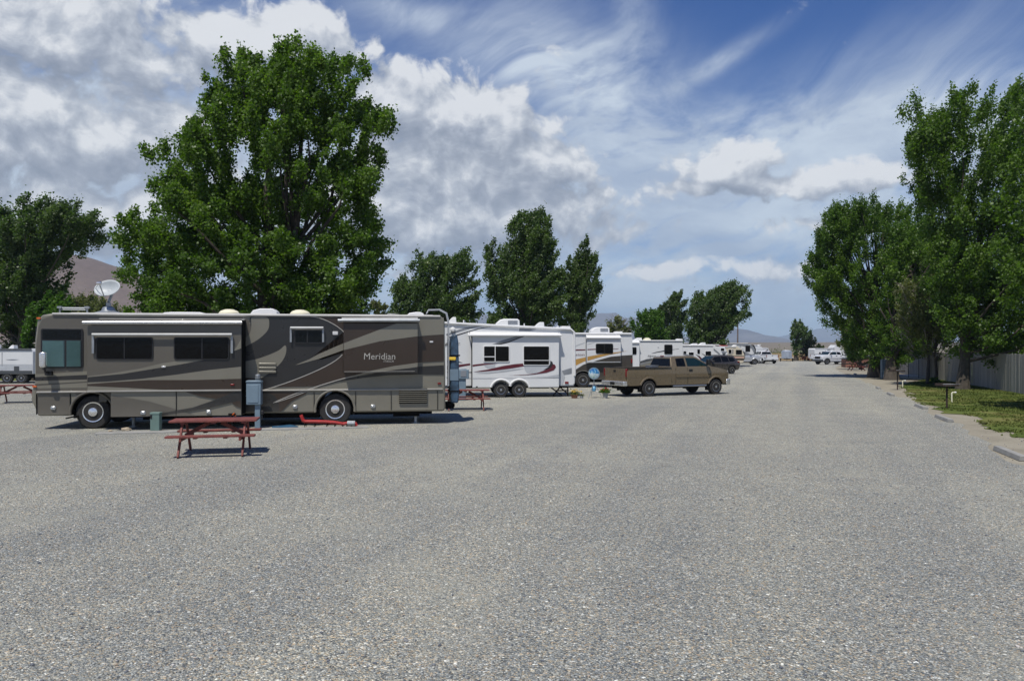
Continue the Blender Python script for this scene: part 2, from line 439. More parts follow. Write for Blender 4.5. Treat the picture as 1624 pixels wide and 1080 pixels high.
def wheel(parent, u, v, r, w, side=-1, style='alu', rr=.62, rimmat=None):
    """tyre with a rim as its child; side -1 faces the camera side"""
    t = MB(); prof = [(r*rr, -w/2), (r*.93, -w/2), (r, -w*.36), (r, w*.36), (r*.93, w/2), (r*rr, w/2)]
    t.lathe(prof, (0, 0, 0), 'y', 0, 28)
    o = t.build('wheel', [rubber], parent); o.location = (u, v, r)
    q = MB(); s_ = side; R0 = r*rr
    if style == 'truck':
        q.lathe([(R0*1.02, s_*(w/2-.01)), (R0*1.0, s_*(w/2+.012)), (R0*.90, s_*(w/2+.005)), (R0*.82, s_*(w/2-.07)), (R0*.45, s_*(w/2-.05)), (R0*.42, s_*(w/2+.03)), (R0*.2, s_*(w/2+.05)), (.001, s_*(w/2+.055))], (0, 0, 0), 'y', 0, 28, True)
        for k in range(10):
            a = 2*math.pi*k/10; p = (R0*.62*math.cos(a), 0, R0*.62*math.sin(a))
            q.lathe([(.016, s_*(w/2-.07)), (.016, s_*(w/2-.02)), (.001, s_*(w/2-.012))], p, 'y', 0, 6, True)
            a += math.pi/10; p = (R0*.70*math.cos(a), 0, R0*.70*math.sin(a))
            q.lathe([(.028, s_*(w/2-.045)), (.001, s_*(w/2-.044))], p, 'y', 1, 8, True)
    else:
        q.lathe([(R0*1.02, s_*(w/2-.01)), (R0*1.0, s_*(w/2+.008)), (R0*.93, s_*(w/2+.004)), (R0*.88, s_*(w/2-.05)), (.02, s_*(w/2-.055))], (0, 0, 0), 'y', 1 if style == 'spoke' else 0, 24, False, ms=[0, 0, 1, 1])
        q.lathe([(R0*.28, s_*(w/2-.06)), (R0*.25, s_*(w/2+.0)), (.001, s_*(w/2+.008))], (0, 0, 0), 'y', 0, 14, True)
        for k in range(8 if style == 'alu' else 6):
            a = 2*math.pi*k/(8 if style == 'alu' else 6)
            q.beam((R0*.15*math.cos(a), s_*(w/2-.018), R0*.15*math.sin(a)), (R0*.93*math.cos(a), s_*(w/2-.018), R0*.93*math.sin(a)), R0*.15 if style == 'alu' else R0*.2, .03, 0, (0, 1, 0))
    q.build('rim', [rimmat or (chrome if style == 'truck' else alu), blackm], o)
    return o
# ================================================================ GROUND
def gravel_mat():
    m = bpy.data.materials.new('gravel'); m.use_nodes = True; nt = m.node_tree; n = N(nt, '2D')
    b = nt.nodes['Principled BSDF']; co = n.node('ShaderNodeTexCoord').outputs['Object']
    cw = n.vadd(co, n.vmul(n.noisec(co, 35, 2), (.012, .012, 0)))
    v1 = n.voro(cw, 68); v2 = n.voro(cw, 40)
    def stones(v):
        r, g, bb = n.sep(v[1])
        c = n.ramp(r, [(0, (.07, .076, .085)), (.16, (.15, .162, .172)), (.40, (.25, .26, .265)), (.60, (.30, .30, .28)), (.76, (.36, .325, .26)),
                       (.87, (.40, .30, .20)), (.94, (.50, .49, .46)), (1, (.70, .69, .66))])
        return n.mix(1.0, c, n.mix(g, (.75, .75, .75), (1.2, 1.2, 1.2)), 'MULTIPLY')
    pick = n.rng(n.noise(co, 18, 2), .52, .60)
    c = n.mix(pick, stones(v1), stones(v2))
    dist = n.m('MINIMUM', n.mul(v1[0], 1.0), n.mul(v2[0], .8))
    gap = n.rng(v1[0], .30, .62); c = n.mix(n.mul(gap, .60), c, (.07, .068, .06))
    big = n.noise(co, .16, 5, .6); mid = n.noise(co, .9, 5, .62)
    x, y, z = n.sep(co)
    # driving lanes run with the lot
    lane = n.noise(n.xyz(n.mul(n.sub(n.mul(x, .94), n.mul(y, .34)), .42), n.mul(y, .02), 0.), 1.0, 4, .6)
    tone = n.mix(n.rng(n.add(n.mul(big, .6), n.mul(mid, .4)), .36, .64), (.90, .91, .92), (1.08, 1.07, 1.04))
    c = n.mix(1.0, c, tone, 'MULTIPLY')
    c = n.mix(1.0, c, n.mix(n.rng(lane, .38, .62), (.91, .92, .94), (1.07, 1.06, 1.03)), 'MULTIPLY')
    dusty = n.rng(n.noise(co, .35, 6, .7), .52, .72, 0., .35)
    c = n.mix(dusty, c, (.29, .28, .24)); c = n.mix(1.0, c, (1.44, 1.46, 1.39), 'MULTIPLY')
    n.put(b.inputs['Base Color'], c); b.inputs['Roughness'].default_value = .85; b.inputs['Specular IOR Level'].default_value = .25
    bp = n.node('ShaderNodeBump'); bp.inputs['Strength'].default_value = 1.0; bp.inputs['Distance'].default_value = .016; bp.invert = True
    n.put(bp.inputs['Height'], n.add(n.mix(pick, v1[0], v2[0]), n.mul(n.noise(co, 3, 3), .8)))
    nt.links.new(bp.outputs[0], b.inputs['Normal']); return m
def soil_mat(name, c0, c1, c2, s0=.05, s1=1.2, fine=14, bump=.3):
    m = bpy.data.materials.new(name); m.use_nodes = True; nt = m.node_tree; n = N(nt)
    b = nt.nodes['Principled BSDF']; co = n.node('ShaderNodeTexCoord').outputs['Object']
    f = n.add(n.mul(n.noise(co, s0, 6, .6), .5), n.mul(n.noise(co, s1, 6, .65), .5))
    c = n.ramp(f, [(.36, c0), (.5, c1), (.64, c2)])
    c = n.mix(1.0, c, n.mix(n.noise(co, fine, 4, .7), (.62, .62, .62), (1.38, 1.38, 1.38)), 'MULTIPLY')
    n.put(b.inputs['Base Color'], c); b.inputs['Roughness'].default_value = .95; b.inputs['Specular IOR Level'].default_value = .1
    bp = n.node('ShaderNodeBump'); bp.inputs['Strength'].default_value = bump; bp.inputs['Distance'].default_value = .05
    n.put(bp.inputs['Height'], n.noise(co, fine*.6, 5, .7)); nt.links.new(bp.outputs[0], b.inputs['Normal']); return m
gravel = gravel_mat()
desert = soil_mat('desert_soil', (.13, .108, .095), (.175, .15, .12), (.19, .175, .12), .012, .05, .4)
dirt = soil_mat('bare_dirt', (.22, .20, .155), (.27, .245, .19), (.32, .295, .235), .3, 1.5, 30)
lawn = soil_mat('lawn', (.065, .095, .020), (.105, .130, .032), (.19, .17, .065), .18, .9, 25, .6)
hillm = soil_mat('mauve_hillside', (.115, .082, .065), (.145, .105, .083), (.18, .138, .105), .004, .02, .12)
mtnm = soil_mat('mountain_rock', (.10, .095, .11), (.135, .13, .14), (.17, .16, .165), .0012, .004, .02)

def terrain_h(x, y):
    d = math.hypot(x, y-20); t = min(max((d-170)/1300, 0), 1); t = t*t*(3-2*t)
    return 12*t + (noise.noise(Vector((x*.002, y*.002, 3)))*2.2*t) + max(0, d-1500)*.004
def grid_axis(a, b, n, p=3.0):
    return [math.copysign(abs(t)**p, t)*(b if t > 0 else -a) for t in np.linspace(-1, 1, n)]
xs = grid_axis(-9500, 9500, 121); ys = grid_axis(-3000, 9800, 121)
gv = [(x, y, terrain_h(x, y)) for y in ys for x in xs]
gf = [(j*121+i, j*121+i+1, (j+1)*121+i+1, (j+1)*121+i) for j in range(120) for i in range(120)]
me = bpy.data.meshes.new('ground'); me.from_pydata(gv, [], gf); me.materials.append(desert)
me.polygons.foreach_set('use_smooth', [True]*len(me.polygons))
go = bpy.data.objects.new('ground', me); COL.objects.link(go); tagset(go, 'tan desert ground rising gently beyond the campground', 'ground', kind='structure')

edge = [(5.5, 4.5), (7.9, 11.0), (10.4, 16.6), (13.0, 22.3), (14.9, 27.6), (17.2, 33.6), (19.6, 41.0), (22.0, 47.5), (26.5, 60), (33, 79), (40.5, 98), (48, 114), (54, 127), (60, 143)]
def wob(p, s=.35, k=.9): return (p[0]+noise.noise(Vector((p[0]*k, p[1]*k, 1)))*s, p[1])
def dens(pts, n=8): return [(a[0]+(b[0]-a[0])*t/n, a[1]+(b[1]-a[1])*t/n) for a, b in zip(pts, pts[1:]) for t in range(n)]+[pts[-1]]
edged = [wob(p, .5, .7) for p in dens(smooth2(edge, 3), 4)]
def sheet(name, pts, z, m, label):
    b = MB(); b.poly([(x, y, z) for x, y in pts]); o = b.build(name, m, recalc=False); tagset(o, label, name.replace('_', ' '), kind='structure'); return o
sheet('gravel_lot', [(-90, -12), (5.0, -12)]+edged+[(40, 152), (-40, 152), (-110, 110)], .012, gravel, 'grey gravel lot of the campground')
sheet('dirt_strip', [(-1+5.6, -12)]+[(p[0]-.55, p[1]) for p in edged]+[(72, 143), (7.5, -12)][:1]+[(7.8, -12)][:0]+[(p[0]+3.4, p[1]-.5) for p in reversed(edged)]+[(9, -12)], .006, dirt, 'bare tan dirt along the edge of the gravel')
gedge = [gp(*p)[:2] for p in ((1624,695),(1588,689),(1566,673),(1537,658),(1500,653),(1468,642),(1446,629),(1428,611))]
gedge = [(12, 6), (15.2, 14)]+gedge+[(32, 60), (38, 74), (47, 95), (56, 112)]
gedged = [wob(p, .8, 1.1) for p in dens(gedge, 6)]
fence_line = [(15.5, 4), (25.5, 39), (28.7, 49), (33.8, 66), (43, 92), (52, 112)]
lo = sheet('lawn', gedged+[(75, 112), (40, 4)], .020, lawn, 'strip of patchy lawn under the trees')

sheet('grass_patch', [wob(p, 1.5, .4) for p in dens([(-70, 56.5), (-33, 56), (-20, 57), (-19, 70), (-35, 82), (-80, 82), (-70, 56.5)], 8)][:-1], .020, lawn, 'green grass patch behind the far left trailer')
# grass blades over the lawn
def grass_tufts():
    nb = 60000; pts = []
    gx = np.interp; ey = np.array([p[1] for p in gedge]); ex = np.array([p[0] for p in gedge])
    o = np.argsort(ey); ey, ex = ey[o], ex[o]
    fy = np.array([p[1] for p in fence_line]); fx = np.array([p[0] for p in fence_line])
    y = 16+rng.random(nb*2)**1.6*62; x0 = np.interp(y, ey, ex)-.25; x1 = np.interp(y, fy, fx)+.3
    x = x0+rng.random(nb*2)*(x1-x0)
    k = np.array([noise.noise(Vector((a*.8, b*.8, 0)))+.5*noise.noise(Vector((a*3, b*3, 4))) for a, b in zip(x, y)])
    s = k > -.35+.6*np.exp(-(x-x0)*1.0); x, y, k = x[s][:nb], y[s][:nb], k[s][:nb]; n = len(x)
    a = rng.random(n)*6.283; h = .02+.045*rng.random(n); w = .018+.02*rng.random(n); tx, ty = rng.normal(0, .04, n), rng.normal(0, .04, n)
    V = np.zeros((n, 3, 3)); V[:, 0] = np.c_[x-w*np.cos(a), y-w*np.sin(a), np.full(n, .015)]
    V[:, 1] = np.c_[x+w*np.cos(a), y+w*np.sin(a), np.full(n, .015)]; V[:, 2] = np.c_[x+tx, y+ty, .015+h]
    me = bpy.data.meshes.new('grass'); me.from_pydata(V.reshape(-1, 3).tolist(), [], np.arange(n*3).reshape(-1, 3).tolist())
    me.materials.append(lawn); ob = bpy.data.objects.new('grass', me); COL.objects.link(ob)
    tagset(ob, 'short patchy green and yellow grass beside the gravel', 'grass', kind='stuff')
grass_tufts()

# loose stones lying on the gravel near the camera
def pebbles():
    n = 5000; mb_v = []; mb_f = []; y = 4.6+rng.random(n)**1.5*17; x = (rng.random(n)-.5)*2*(y*.68+.5); s = .007+.011*rng.random(n)**2
    ico = bmesh.new(); bmesh.ops.create_icosphere(ico, subdivisions=1, radius=1); iv = np.array([v.co[:] for v in ico.verts]); jf = [[v.index for v in f.verts] for f in ico.faces]; ico.free()
    V = []; Fs = []; b = 0
    for i in range(n):
        m = np.array(Matrix.Rotation(rng.random()*6.28, 3, 'Z'))
        q = (iv*(1+.25*rng.random((len(iv), 1)))*np.array([1, .6+.4*rng.random(), .45+.3*rng.random()])*s[i])@m.T+np.array([x[i], y[i], .013+s[i]*.2])
        V.append(q); Fs += [[k+b for k in f] for f in jf]; b += len(iv)
    me = bpy.data.meshes.new('pebbles'); me.from_pydata(np.vstack(V).tolist(), [], Fs)
    m = bpy.data.materials.new('loose_stone'); m.use_nodes = True; nt = m.node_tree; nn = N(nt); bs = nt.nodes['Principled BSDF']
    co = nn.node('ShaderNodeTexCoord').outputs['Object']; r = nn.sep(nn.voro(co, 20)[1])[0]
    nn.put(bs.inputs['Base Color'], nn.ramp(r, [(0, (.07, .08, .10)), (.4, (.20, .21, .22)), (.7, (.30, .27, .22)), (.88, (.36, .27, .18)), (1, (.50, .48, .45))])); bs.inputs['Roughness'].default_value = .8
    me.materials.append(m); o = bpy.data.objects.new('pebbles', me); COL.objects.link(o)
    tagset(o, 'loose grey and tan pebbles scattered on the gravel', 'pebbles', kind='stuff')
pebbles()

# ================================================================ HILLS
def ridge(name, prof, D, depth, m, label, rough=.12, nx=150, ny=26, seed=0, fq=1.):
    X = [(p[0]-CX)/F*D for p in prof]; Z = [H+(CY-p[1])/F*D for p in prof]; v = []
    xs_ = np.linspace(X[0], X[-1], nx)
    for j in range(ny):
        t = j/(ny-1)*2-1          # -1 front foot, 0 crest, +1 back foot
        for i, x in enumerate(xs_):
            zc = np.interp(x, X, Z); e = 1-abs(t)**1.15
            nz = noise.fractal(Vector((x/depth*2.2*fq+seed, t*1.6*fq, seed)), 1.0, 2.1, 6)
            rd = 1-abs(noise.noise(Vector((x/depth*3.2*fq+seed, t*.8, seed+7))))*1.6
            h = zc*(e+rough*(nz+.6*rd-.4)*(abs(t)**.7)*e*2.4)
            v.append((x, D+t*depth, h-8 if abs(t) > .99 else h))
    f = [(j*nx+i, j*nx+i+1, (j+1)*nx+i+1, (j+1)*nx+i) for j in range(ny-1) for i in range(nx-1)]
    me = bpy.data.meshes.new(name); me.from_pydata(v, [], f); me.materials.append(m)
    me.polygons.foreach_set('use_smooth', [True]*len(f)); o = bpy.data.objects.new(name, me); COL.objects.link(o)
    tagset(o, label, 'hill', kind='structure'); return o
ridge('hills', [(-900,553),(-600,520),(-350,470),(-150,432),(0,411),(60,404),(120,404),(135,405),(160,414),(200,425),(235,440),(300,466),(400,505),(520,538),(640,556)], 1500, 520, hillm, 'bare mauve hill behind the trees on the left', .12, seed=2)
ridge('hills', [(300,545),(480,530),(600,520),(660,508),(720,500),(752,496),(770,499),(800,507),(860,510),(905,512),(935,500),(950,496),(975,495),(985,502),(992,505),(1002,502),(1012,506),(1030,520),(1060,532),(1100,535),(1130,528),(1150,523),(1160,520.5),(1172,522),(1180,526),(1190,531),(1197,528.5),(1203,532),(1215,538),(1228,541),(1260,544.5),(1300,546),(1400,550)], 5200, 1300, mtnm, 'grey brown mountain range in the middle distance', .15, 260, 30, 5, 1.6)
ridge('hills', [(1100,552),(1190,543),(1215,540),(1240,533),(1262,528),(1285,524),(1300,520),(1312,521),(1330,527),(1350,529),(1375,534),(1420,538),(1500,530),(1600,522),(1750,535),(2000,552)], 8600, 700, mtnm, 'farthest blue mountains on the horizon', .10, 160, 20, 9, 1.)

# ================================================================ BROWN MOTORHOME
z1 = lambda x, y: (x/3.6, 440+y/3.6)
z2 = lambda x, y: (380+x/3.6, 440+y/3.6)
z3 = lambda x, y: (680+x/5.143, 460+y/5.143)
z4 = lambda x, y: (880+x/5.075, 480+y/5.075)
z5 = lambda x, y: (1080+x/5.8, 480+y/5.8)

PAINTS = [taupe, taupe_d, tan, charc, brown, pale, whiteb, black, blackm, glass, alu]
T_, TD, TN, CH, BR, PL, WH, BK, BM, GL, AL = range(11)
class Side:
    """a side wall plane of a vehicle, drawn on with photo coordinates"""
    def __init__(s, fr, v): s.fr = fr; s.v = v; s.k = 0
    def p(s, zf, pts): return [s.fr.uz(*zf(*q), s.v) for q in pts]
    def paint(s, mb, pts, m, clipr=None, out=None):
        s.k += 1; y = s.v-.0015*s.k
        if clipr: pts = cliprect(pts, clipr)
        ps = [pts]
        if out:
            l = cliprect(pts, (-99, -99, out[0], 99)); r = cliprect(pts, (out[2], -99, 99, 99)); mid = cliprect(pts, (out[0], -99, out[2], 99)) if pts else []
            ps = [l, r, cliprect(mid, (-99, -99, 99, out[1])) if mid else [], cliprect(mid, (-99, out[3], 99, 99)) if mid else []]
        for q in ps:
            if len(q) > 2: mb.poly([(a, y, b) for a, b in q], m)

def window(parent, u0, z0, u1, z1_, y, r=.06, fw=.035, divs=(), hdivs=(), fm=black, gm=glass, name='window'):
    f = MB(); f.prism(rrect(u0, z0, u1, z1_, r), y-.018, y+.02)
    o = f.build(name, [fm], parent, bevel=.006)
    u0, u1 = min(u0, u1), max(u0, u1); z0, z1_ = min(z0, z1_), max(z0, z1_); g = MB()
    g.prism(rrect(u0+fw, z0+fw, u1-fw, z1_-fw, max(r-fw*.5, .01)), y-.021, y-.012); g.build('pane', [gm], o)
    if divs or hdivs:
        d = MB()
        for q in divs: d.box(q-fw*.5, y-.030, z0+fw*.6, q+fw*.5, y-.0, z1_-fw*.6)
        for q in hdivs: d.box(u0+fw*.6, y-.029, q-fw*.4, u1-fw*.6, y-.0, q+fw*.4)
        d.build('sash', [fm], o)
    return o

def build_coach():
    ang = R(8.8); c = (-7.93, 24.28); fr = Fr(*c, ang); W2 = 1.25
    t = thing('motorhome', 'long brown and tan swirl painted motorhome with dish on its roof', 'motorhome', (c[0], c[1], .012), ang)
    S = Side(fr, -W2); P = lambda zf, *pts: S.p(zf, pts)
    # outline of the side: built from measured corners
    uF = P(z1, (190, 600))[0][0]; uR = P(z2, (1175, 600))[0][0]
    zb_f = P(z1, (205, 785))[0][1]; zb = P(z2, (800, 770))[0][1]
    top = P(z2, (600, 212))[0][1]
    wf = P(z1, (527, 770))[0]; wr = P(z2, (545, 750))[0]; wr_r = .475
    print('coach', uF, uR, zb_f, zb, top, wf, wr)
    ra = .55
    a0 = math.degrees(math.asin((zb-wr_r)/ra)) if abs(zb-wr_r) < ra else -10
    out = [(uF+.12, zb), (uF+.03, zb+.25), (uF-.06, zb+.45), (uF-.04, zb+.75), (uF+.03, 1.35), (uF+.04, 2.55), (uF+.10, top-.25), (uF+.22, top-.08), (uF+.45, top-.04), (uF+.9, top-.02),
           (uR-.25, top-.02), (uR-.10, top-.06), (uR-.02, top-.20), (uR, 1.6), (uR, zb+.08), (uR-.05, zb)]
    def arch(cu): return [(cu+ra*math.cos(R(a)), wr_r+ra*math.sin(R(a))) for a in np.linspace(a0, 180-a0, 16)]
    out += arch(wr[0])+arch(wf[0])
    out[-16:] = out[-16:]
    b = MB(); b.slab(out, lambda u, z: W2, m=TN, arch=[(wr[0], wr_r, ra), (wf[0], wr_r, ra)], mdark=BM)
    body = b.build('body', PAINTS, t, bevel=.05, seg=3)
    pm = MB()
    # rectangles covered by slides
    s1 = P(z1, (500, 655), (1380, 240)); sl1 = (min(s1[0][0], s1[1][0]), s1[0][1], s1[1][0], s1[1][1])
    s2 = P(z2, (593, 550), (1018, 262)); sl2 = (s2[0][0], s2[0][1], s2[1][0], s2[1][1])
    zt = P(z1, (1000, 655))[0][1]                      # trim line height
    uG = P(z1, (1385, 500))[0][0]                      # end of front slide
    # ---- cab and front part
    lim = rrect(uF+.10, zb+.06, uR-.03, top-.05, .05)
    def paint(zf, m, pts, sm=True, out_=None, cl=None):
        q = S.p(zf, smooth2(pts+[pts[0]], 4)[:-1] if sm else pts)
        S.paint(pm, q, m, cl or (uF+.07, zb+.05, uR-.05, top-.07), out_)
    Ssave = S
    def poly(m, uz, cl=None): S.paint(pm, uz, m, cl)
    # front section base: taupe with rounded front corner
    poly(T_, [(uF+.06, zb+.45), (uF+.10, zb+.06), (wf[0]-ra-.03, zb+.06), (wf[0]-ra-.03, zt+.1)] + [(wf[0]+(ra+.03)*math.cos(R(a)), wr_r+(ra+.03)*math.sin(R(a))) for a in np.linspace(130, 0, 10)] +
         [(wf[0]+ra+.03, zb+.06), (uG, zb+.06), (uG, top-.10), (uF+.5, top-.10), (uF+.24, top-.2), (uF+.14, top-.4), (uF+.08, 2.4)])
    cabc = (uF+.05, zt+.04, sl1[0]-.005, top)
    for m, pts in ((TN, [(188,555),(330,548),(497,537),(497,560),(330,566),(188,572)]), (CH, [(188,572),(330,566),(497,558),(497,583),(330,588),(188,592)]),
                   (TN, [(188,594),(497,586),(497,632),(188,636)]), (TD, [(188,612),(497,596),(497,602),(188,622)])):
        paint(z1, m, pts, False, None, cabc)
    # ---- mid and rear section
    R2 = (uG+.25, zb+.05, uR-.05, top-.07)
    paint(z2, CH, [(165,225),(400,222),(480,240),(560,283),(610,330),(622,368),(600,425),(550,475),(450,530),(300,592),(190,628),(90,660),(20,700),(10,400),(40,320),(60,228)], False, None, (uG+.05, zt+.02, uR, top-.07))
    paint(z2, TN, [(66,232),(100,226),(160,232),(169,275),(155,312),(112,352),(62,382),(15,402),(15,352),(52,330),(66,290)], True, None, (uG+.05, zt, uR, top-.07))
    paint(z2, T_, [(15,232),(48,240),(64,282),(54,326),(15,352)], True, None, (uG+.05, zt, uR, top-.07))
    paint(z2, TN, [(15,483),(90,470),(160,447),(225,418),(261,390),(266,430),(242,482),(192,530),(130,573),(60,604),(15,612)], True, None, (uG+.05, zt, uR, top-.07))
    paint(z2, BR, [(15,574),(120,578),(90,590),(40,615),(15,625)], False, None, (uG+.05, zt, uR, top))
    # brown right of the ellipse
    paint(z2, BR, [(400,222),(900,222),(870,272),(800,300),(700,335),(600,375),(500,425),(400,470),(470,470),(600,420),(800,370),(1000,342),(1190,326),(1190,478),(1018,488),(830,520),(600,574),(440,622),(190,628),(300,592),(450,530),(550,475),(600,425),(622,368),(610,330),(560,283),(480,240)], False, sl2)
    paint(z2, TN, [(318,502),(400,468),(450,440),(600,375),(800,300),(905,262),(1040,232),(1190,232),(1190,326),(1018,337),(800,365),(600,415),(450,468),(335,500)], False, sl2)
    paint(z2, CH, [(440,618),(560,588),(680,566),(800,546),(1018,512),(1190,502),(1190,557),(1018,556),(850,560),(700,576),(560,598),(450,626)], False, sl2)
    # below the trim line
    L2 = (uG+.05, zb+.05, uR, zt-.02)
    paint(z2, BR, [(15,632),(405,632),(380,665),(300,706),(226,778),(15,790)], False, None, L2)
    paint(z2, CH, [(15,640),(120,650),(212,690),(206,785),(15,800)], True, None, L2)
    for pts, w in (([(200,217),(300,216),(400,224),(480,242),(560,284),(610,331),(622,368),(600,425),(550,475),(450,530),(300,592),(180,632),(60,668),(20,690)], .012),
                   ([(192,718),(280,680),(350,655),(430,628),(520,600),(600,577),(720,550),(820,532)], .013), ([(205,716),(300,684),(430,634)], .010)):
        q = smooth2(S.p(z2, pts), 3); l, r = ribbon(q, w); S.k += 1; y = S.v-.0015*S.k
        for i in range(len(l)-1):
            if not (sl2[0] < q[i][0] < sl2[2] and sl2[1] < q[i][1] < sl2[3]): pm.poly([(l[i][0], y, l[i][1]), (l[i+1][0], y, l[i+1][1]), (r[i+1][0], y, r[i+1][1]), (r[i][0], y, r[i][1])], PL)
    # panel seams
    for x in (425, 662, 865, 1130):
        u = S.p(z2, [(x, 700)])[0][0]; S.k += 1; pm.box(u-.006, S.v-.0015*S.k-.002, zb+.05, u+.006, S.v+.01, zt-.03, BM)
    for x in (210, 402):
        u = S.p(z1, [(x, 700)])[0][0]; pm.box(u-.006, S.v-.0015*S.k-.002, zb+.05, u+.006, S.v+.01, zt-.03, BM)
    pm.build('paintwork', PAINTS, t, recalc=False)
    # trim strips, arch lip
    tr = MB(); y = -W2-.055
    tr.box(uF+.1, y, zt-.0, sl1[0]-.01, -W2+.01, zt+.045, 0); tr.build('trim_strip', [pale], t, bevel=.01); tr = MB(); tr.box(uG+.1, y, zt-.0, uR-.08, -W2+.01, zt+.04, 0)
    tr.build('trim_strip', [pale], t, bevel=.01)
    for (cu, m_) in ((wr[0], tan), (wf[0], taupe)):
        lip = MB()
        pts = [(cu+(ra+.03)*math.cos(R(a)), -W2-.02, wr_r+(ra+.03)*math.sin(R(a))) for a in np.linspace(a0+3, 177-a0, 18)]
        lip.tube(pts, .038, 0, 8); lip.build('wheel_arch_trim', [m_], t)
    # roof gutter and roof cap
    g = MB(); g.tube([(uF+.5, -W2-.02, top-.05), (uR-.15, -W2-.02, top-.05)], .034, 0, 10)
    g.tube([(uF+.5, W2+.02, top-.05), (uR-.15, W2+.02, top-.05)], .034, 0, 10)
    g.prism([(uF+.5, top-.05), (uF+1.0, top-.002), (uR-.4, top-.002), (uR-.15, top-.05)], -W2+.08, W2-.08, 0); g.build('roof', [mat('aged_roof_edge', (.46, .45, .42), .5)], t, bevel=.02)
    # underside
    ub = MB(); ub.box(uF+1.0, -W2+.15, .30, uR-.4, W2-.15, zb+.12, 0)
    for a, bb_ in ((-3.0, -1.2), (.2, 2.0), (4.2, 5.0)): ub.box(a, -W2+.25, .22, bb_, W2-.3, .34, 0)
    ub.tube([(wf[0], -.9, wr_r), (wf[0], .9, wr_r)], .09); ub.tube([(wr[0], -.9, wr_r), (wr[0], .9, wr_r)], .12)
    ub.build('chassis', [blackm], t)
    # ---- front slide
    v1 = -W2-.62; Q = Side(fr, v1)
    a, b_ = Q.p(z1, [(499, 655), (1378, 243)]); u0, zz0, u1, zz1 = a[0], a[1], b_[0], b_[1]
    sb = MB(); sb.box(u0, v1, zz0, u1, -W2+.05, zz1, T_); lw = Q.p(z1, [(632, 815)])[0]
    lowz = max(zb, lw[1]); lowu = lw[0]
    sb.box(lowu, v1+.012, lowz, u1-.004, -W2+.05, zz0-.006, TN)
    so_ = sb.build('slide_out', PAINTS, t, bevel=.012)
    sp = MB()
    def qp(m, pts, cl): Q.paint(sp, Q.p(z1, smooth2(pts+[pts[0]], 3)[:-1] if len(pts) > 6 else pts), m, cl)
    cu_ = (u0+.006, zz0+.006, u1-.006, zz1-.01); cl_ = (lowu+.006, lowz+.006, u1-.01, zz0-.012)
    for m, pts in ((TN, [(490,568),(640,549),(800,522),(920,494),(1040,475),(1162,474),(1100,490),(950,520),(800,545),(640,562),(490,578)]),
                   (CH, [(490,573),(700,553),(900,520),(1040,497),(1160,474),(1280,440),(1385,402),(1385,512),(1200,530),(1000,558),(800,582),(600,598),(490,602)]),
                   (TN, [(490,602),(600,598),(800,582),(1000,558),(1200,530),(1385,511),(1385,584),(1100,588),(850,588),(650,600),(490,612)]),
                   (BR, [(490,612),(650,600),(850,588),(1100,588),(1385,580),(1385,650),(1100,650),(900,641),(700,630),(490,621)]),
                   (TN, [(490,622),(700,631),(900,642),(1100,651),(1385,652),(1385,662),(490,662)]),
                   (TN, [(1330,424),(1350,400),(1385,340),(1385,404),(1350,418)])):
        Q.paint(sp, Q.p(z1, pts), m, cu_)
    for m, pts in ((T_, [(625,678),(720,688),(850,710),(940,735),(1005,754),(1005,822),(625,822)]), (T_, [(1006,768),(1080,776),(1150,806),(1160,820),(1006,820)]),
                   (BR, [(1060,655),(1385,655),(1300,676),(1232,695),(1140,680)]), (BR, [(1320,714),(1385,696),(1385,750),(1345,735)]),
                   (CH, [(800,803),(1000,762),(1100,745),(1240,697),(1385,636),(1385,700),(1200,746),(1000,778),(860,796)])):
        Q.paint(sp, Q.p(z1, pts), m, cl_)
    u = Q.p(z1, [(1006, 700)])[0][0]; Q.k += 1; sp.box(u-.006, v1-.0015*Q.k, lowz+.02, u+.006, v1, zz0-.01, BM)
    sp.box(u0, v1-.05, zz0-.005, u1, v1+.01, zz0+.035, PL)
    # seal on the rear end face of the slide
    sp.box(u1-.001, v1+.03, lowz+.03, u1+.012, -W2+.02, zz1-.03, BM)
    sp.build('slide_paintwork', PAINTS, so_, recalc=False)
    for x0, x1, dv in ((548, 875, 712), (993, 1310, 1155)):
        (a0_, b0_), (a1_, b1_), (d_, _) = Q.p(z1, [(x0, 472), (x1, 343), (dv, 400)])
        window(so_, a0_, b0_, a1_, b1_, v1-.012, .07, .03, (d_,))
    # slide topper and window awning
    zfab = P(z1, (1000, 239))[0][1]; tp = MB(); (a0_, b0_), (a1_, b1_) = Q.p(z1, [(480, 262), (1385, 262)])
    tp.tube([(a0_, v1-.09, b0_), (a1_, v1-.09, b1_)], .052, 0, 12); tp.poly([(a0_+.15, v1-.09, b0_+.05), (a1_-.08, v1-.09, b1_+.05), (a1_-.02, -W2, zfab), (a0_+.2, -W2, zfab)], 1)
    tp.build('slide_topper', [alu, aged], t)
    aw = MB(); (a0_, b0_), (a1_, b1_) = Q.p(z1, [(533, 329), (1328, 329)])
    aw.tube([(a0_, v1-.10, b0_), (a1_, v1-.10, b1_)], .038, 0, 12)
    for q in (a0_+.01, a1_-.01): aw.beam((q, v1-.05, b0_-.02), (q, v1-.05, b0_-.52), .06, .04, 1)
    aw.build('window_awning', [aged, steel], t)
    # ---- rear slide
    v2 = -W2-.28; Q2 = Side(fr, v2); a, b_ = Q2.p(z2, [(594, 551), (1018, 264)])
    rb = MB(); rb.box(a[0], v2, a[1], b_[0], -W2+.05, b_[1], BR); ro = rb.build('slide_out', PAINTS, t, bevel=.012)
    rp = MB(); cl = (a[0]+.008, a[1]+.008, b_[0]-.008, b_[1]-.008)
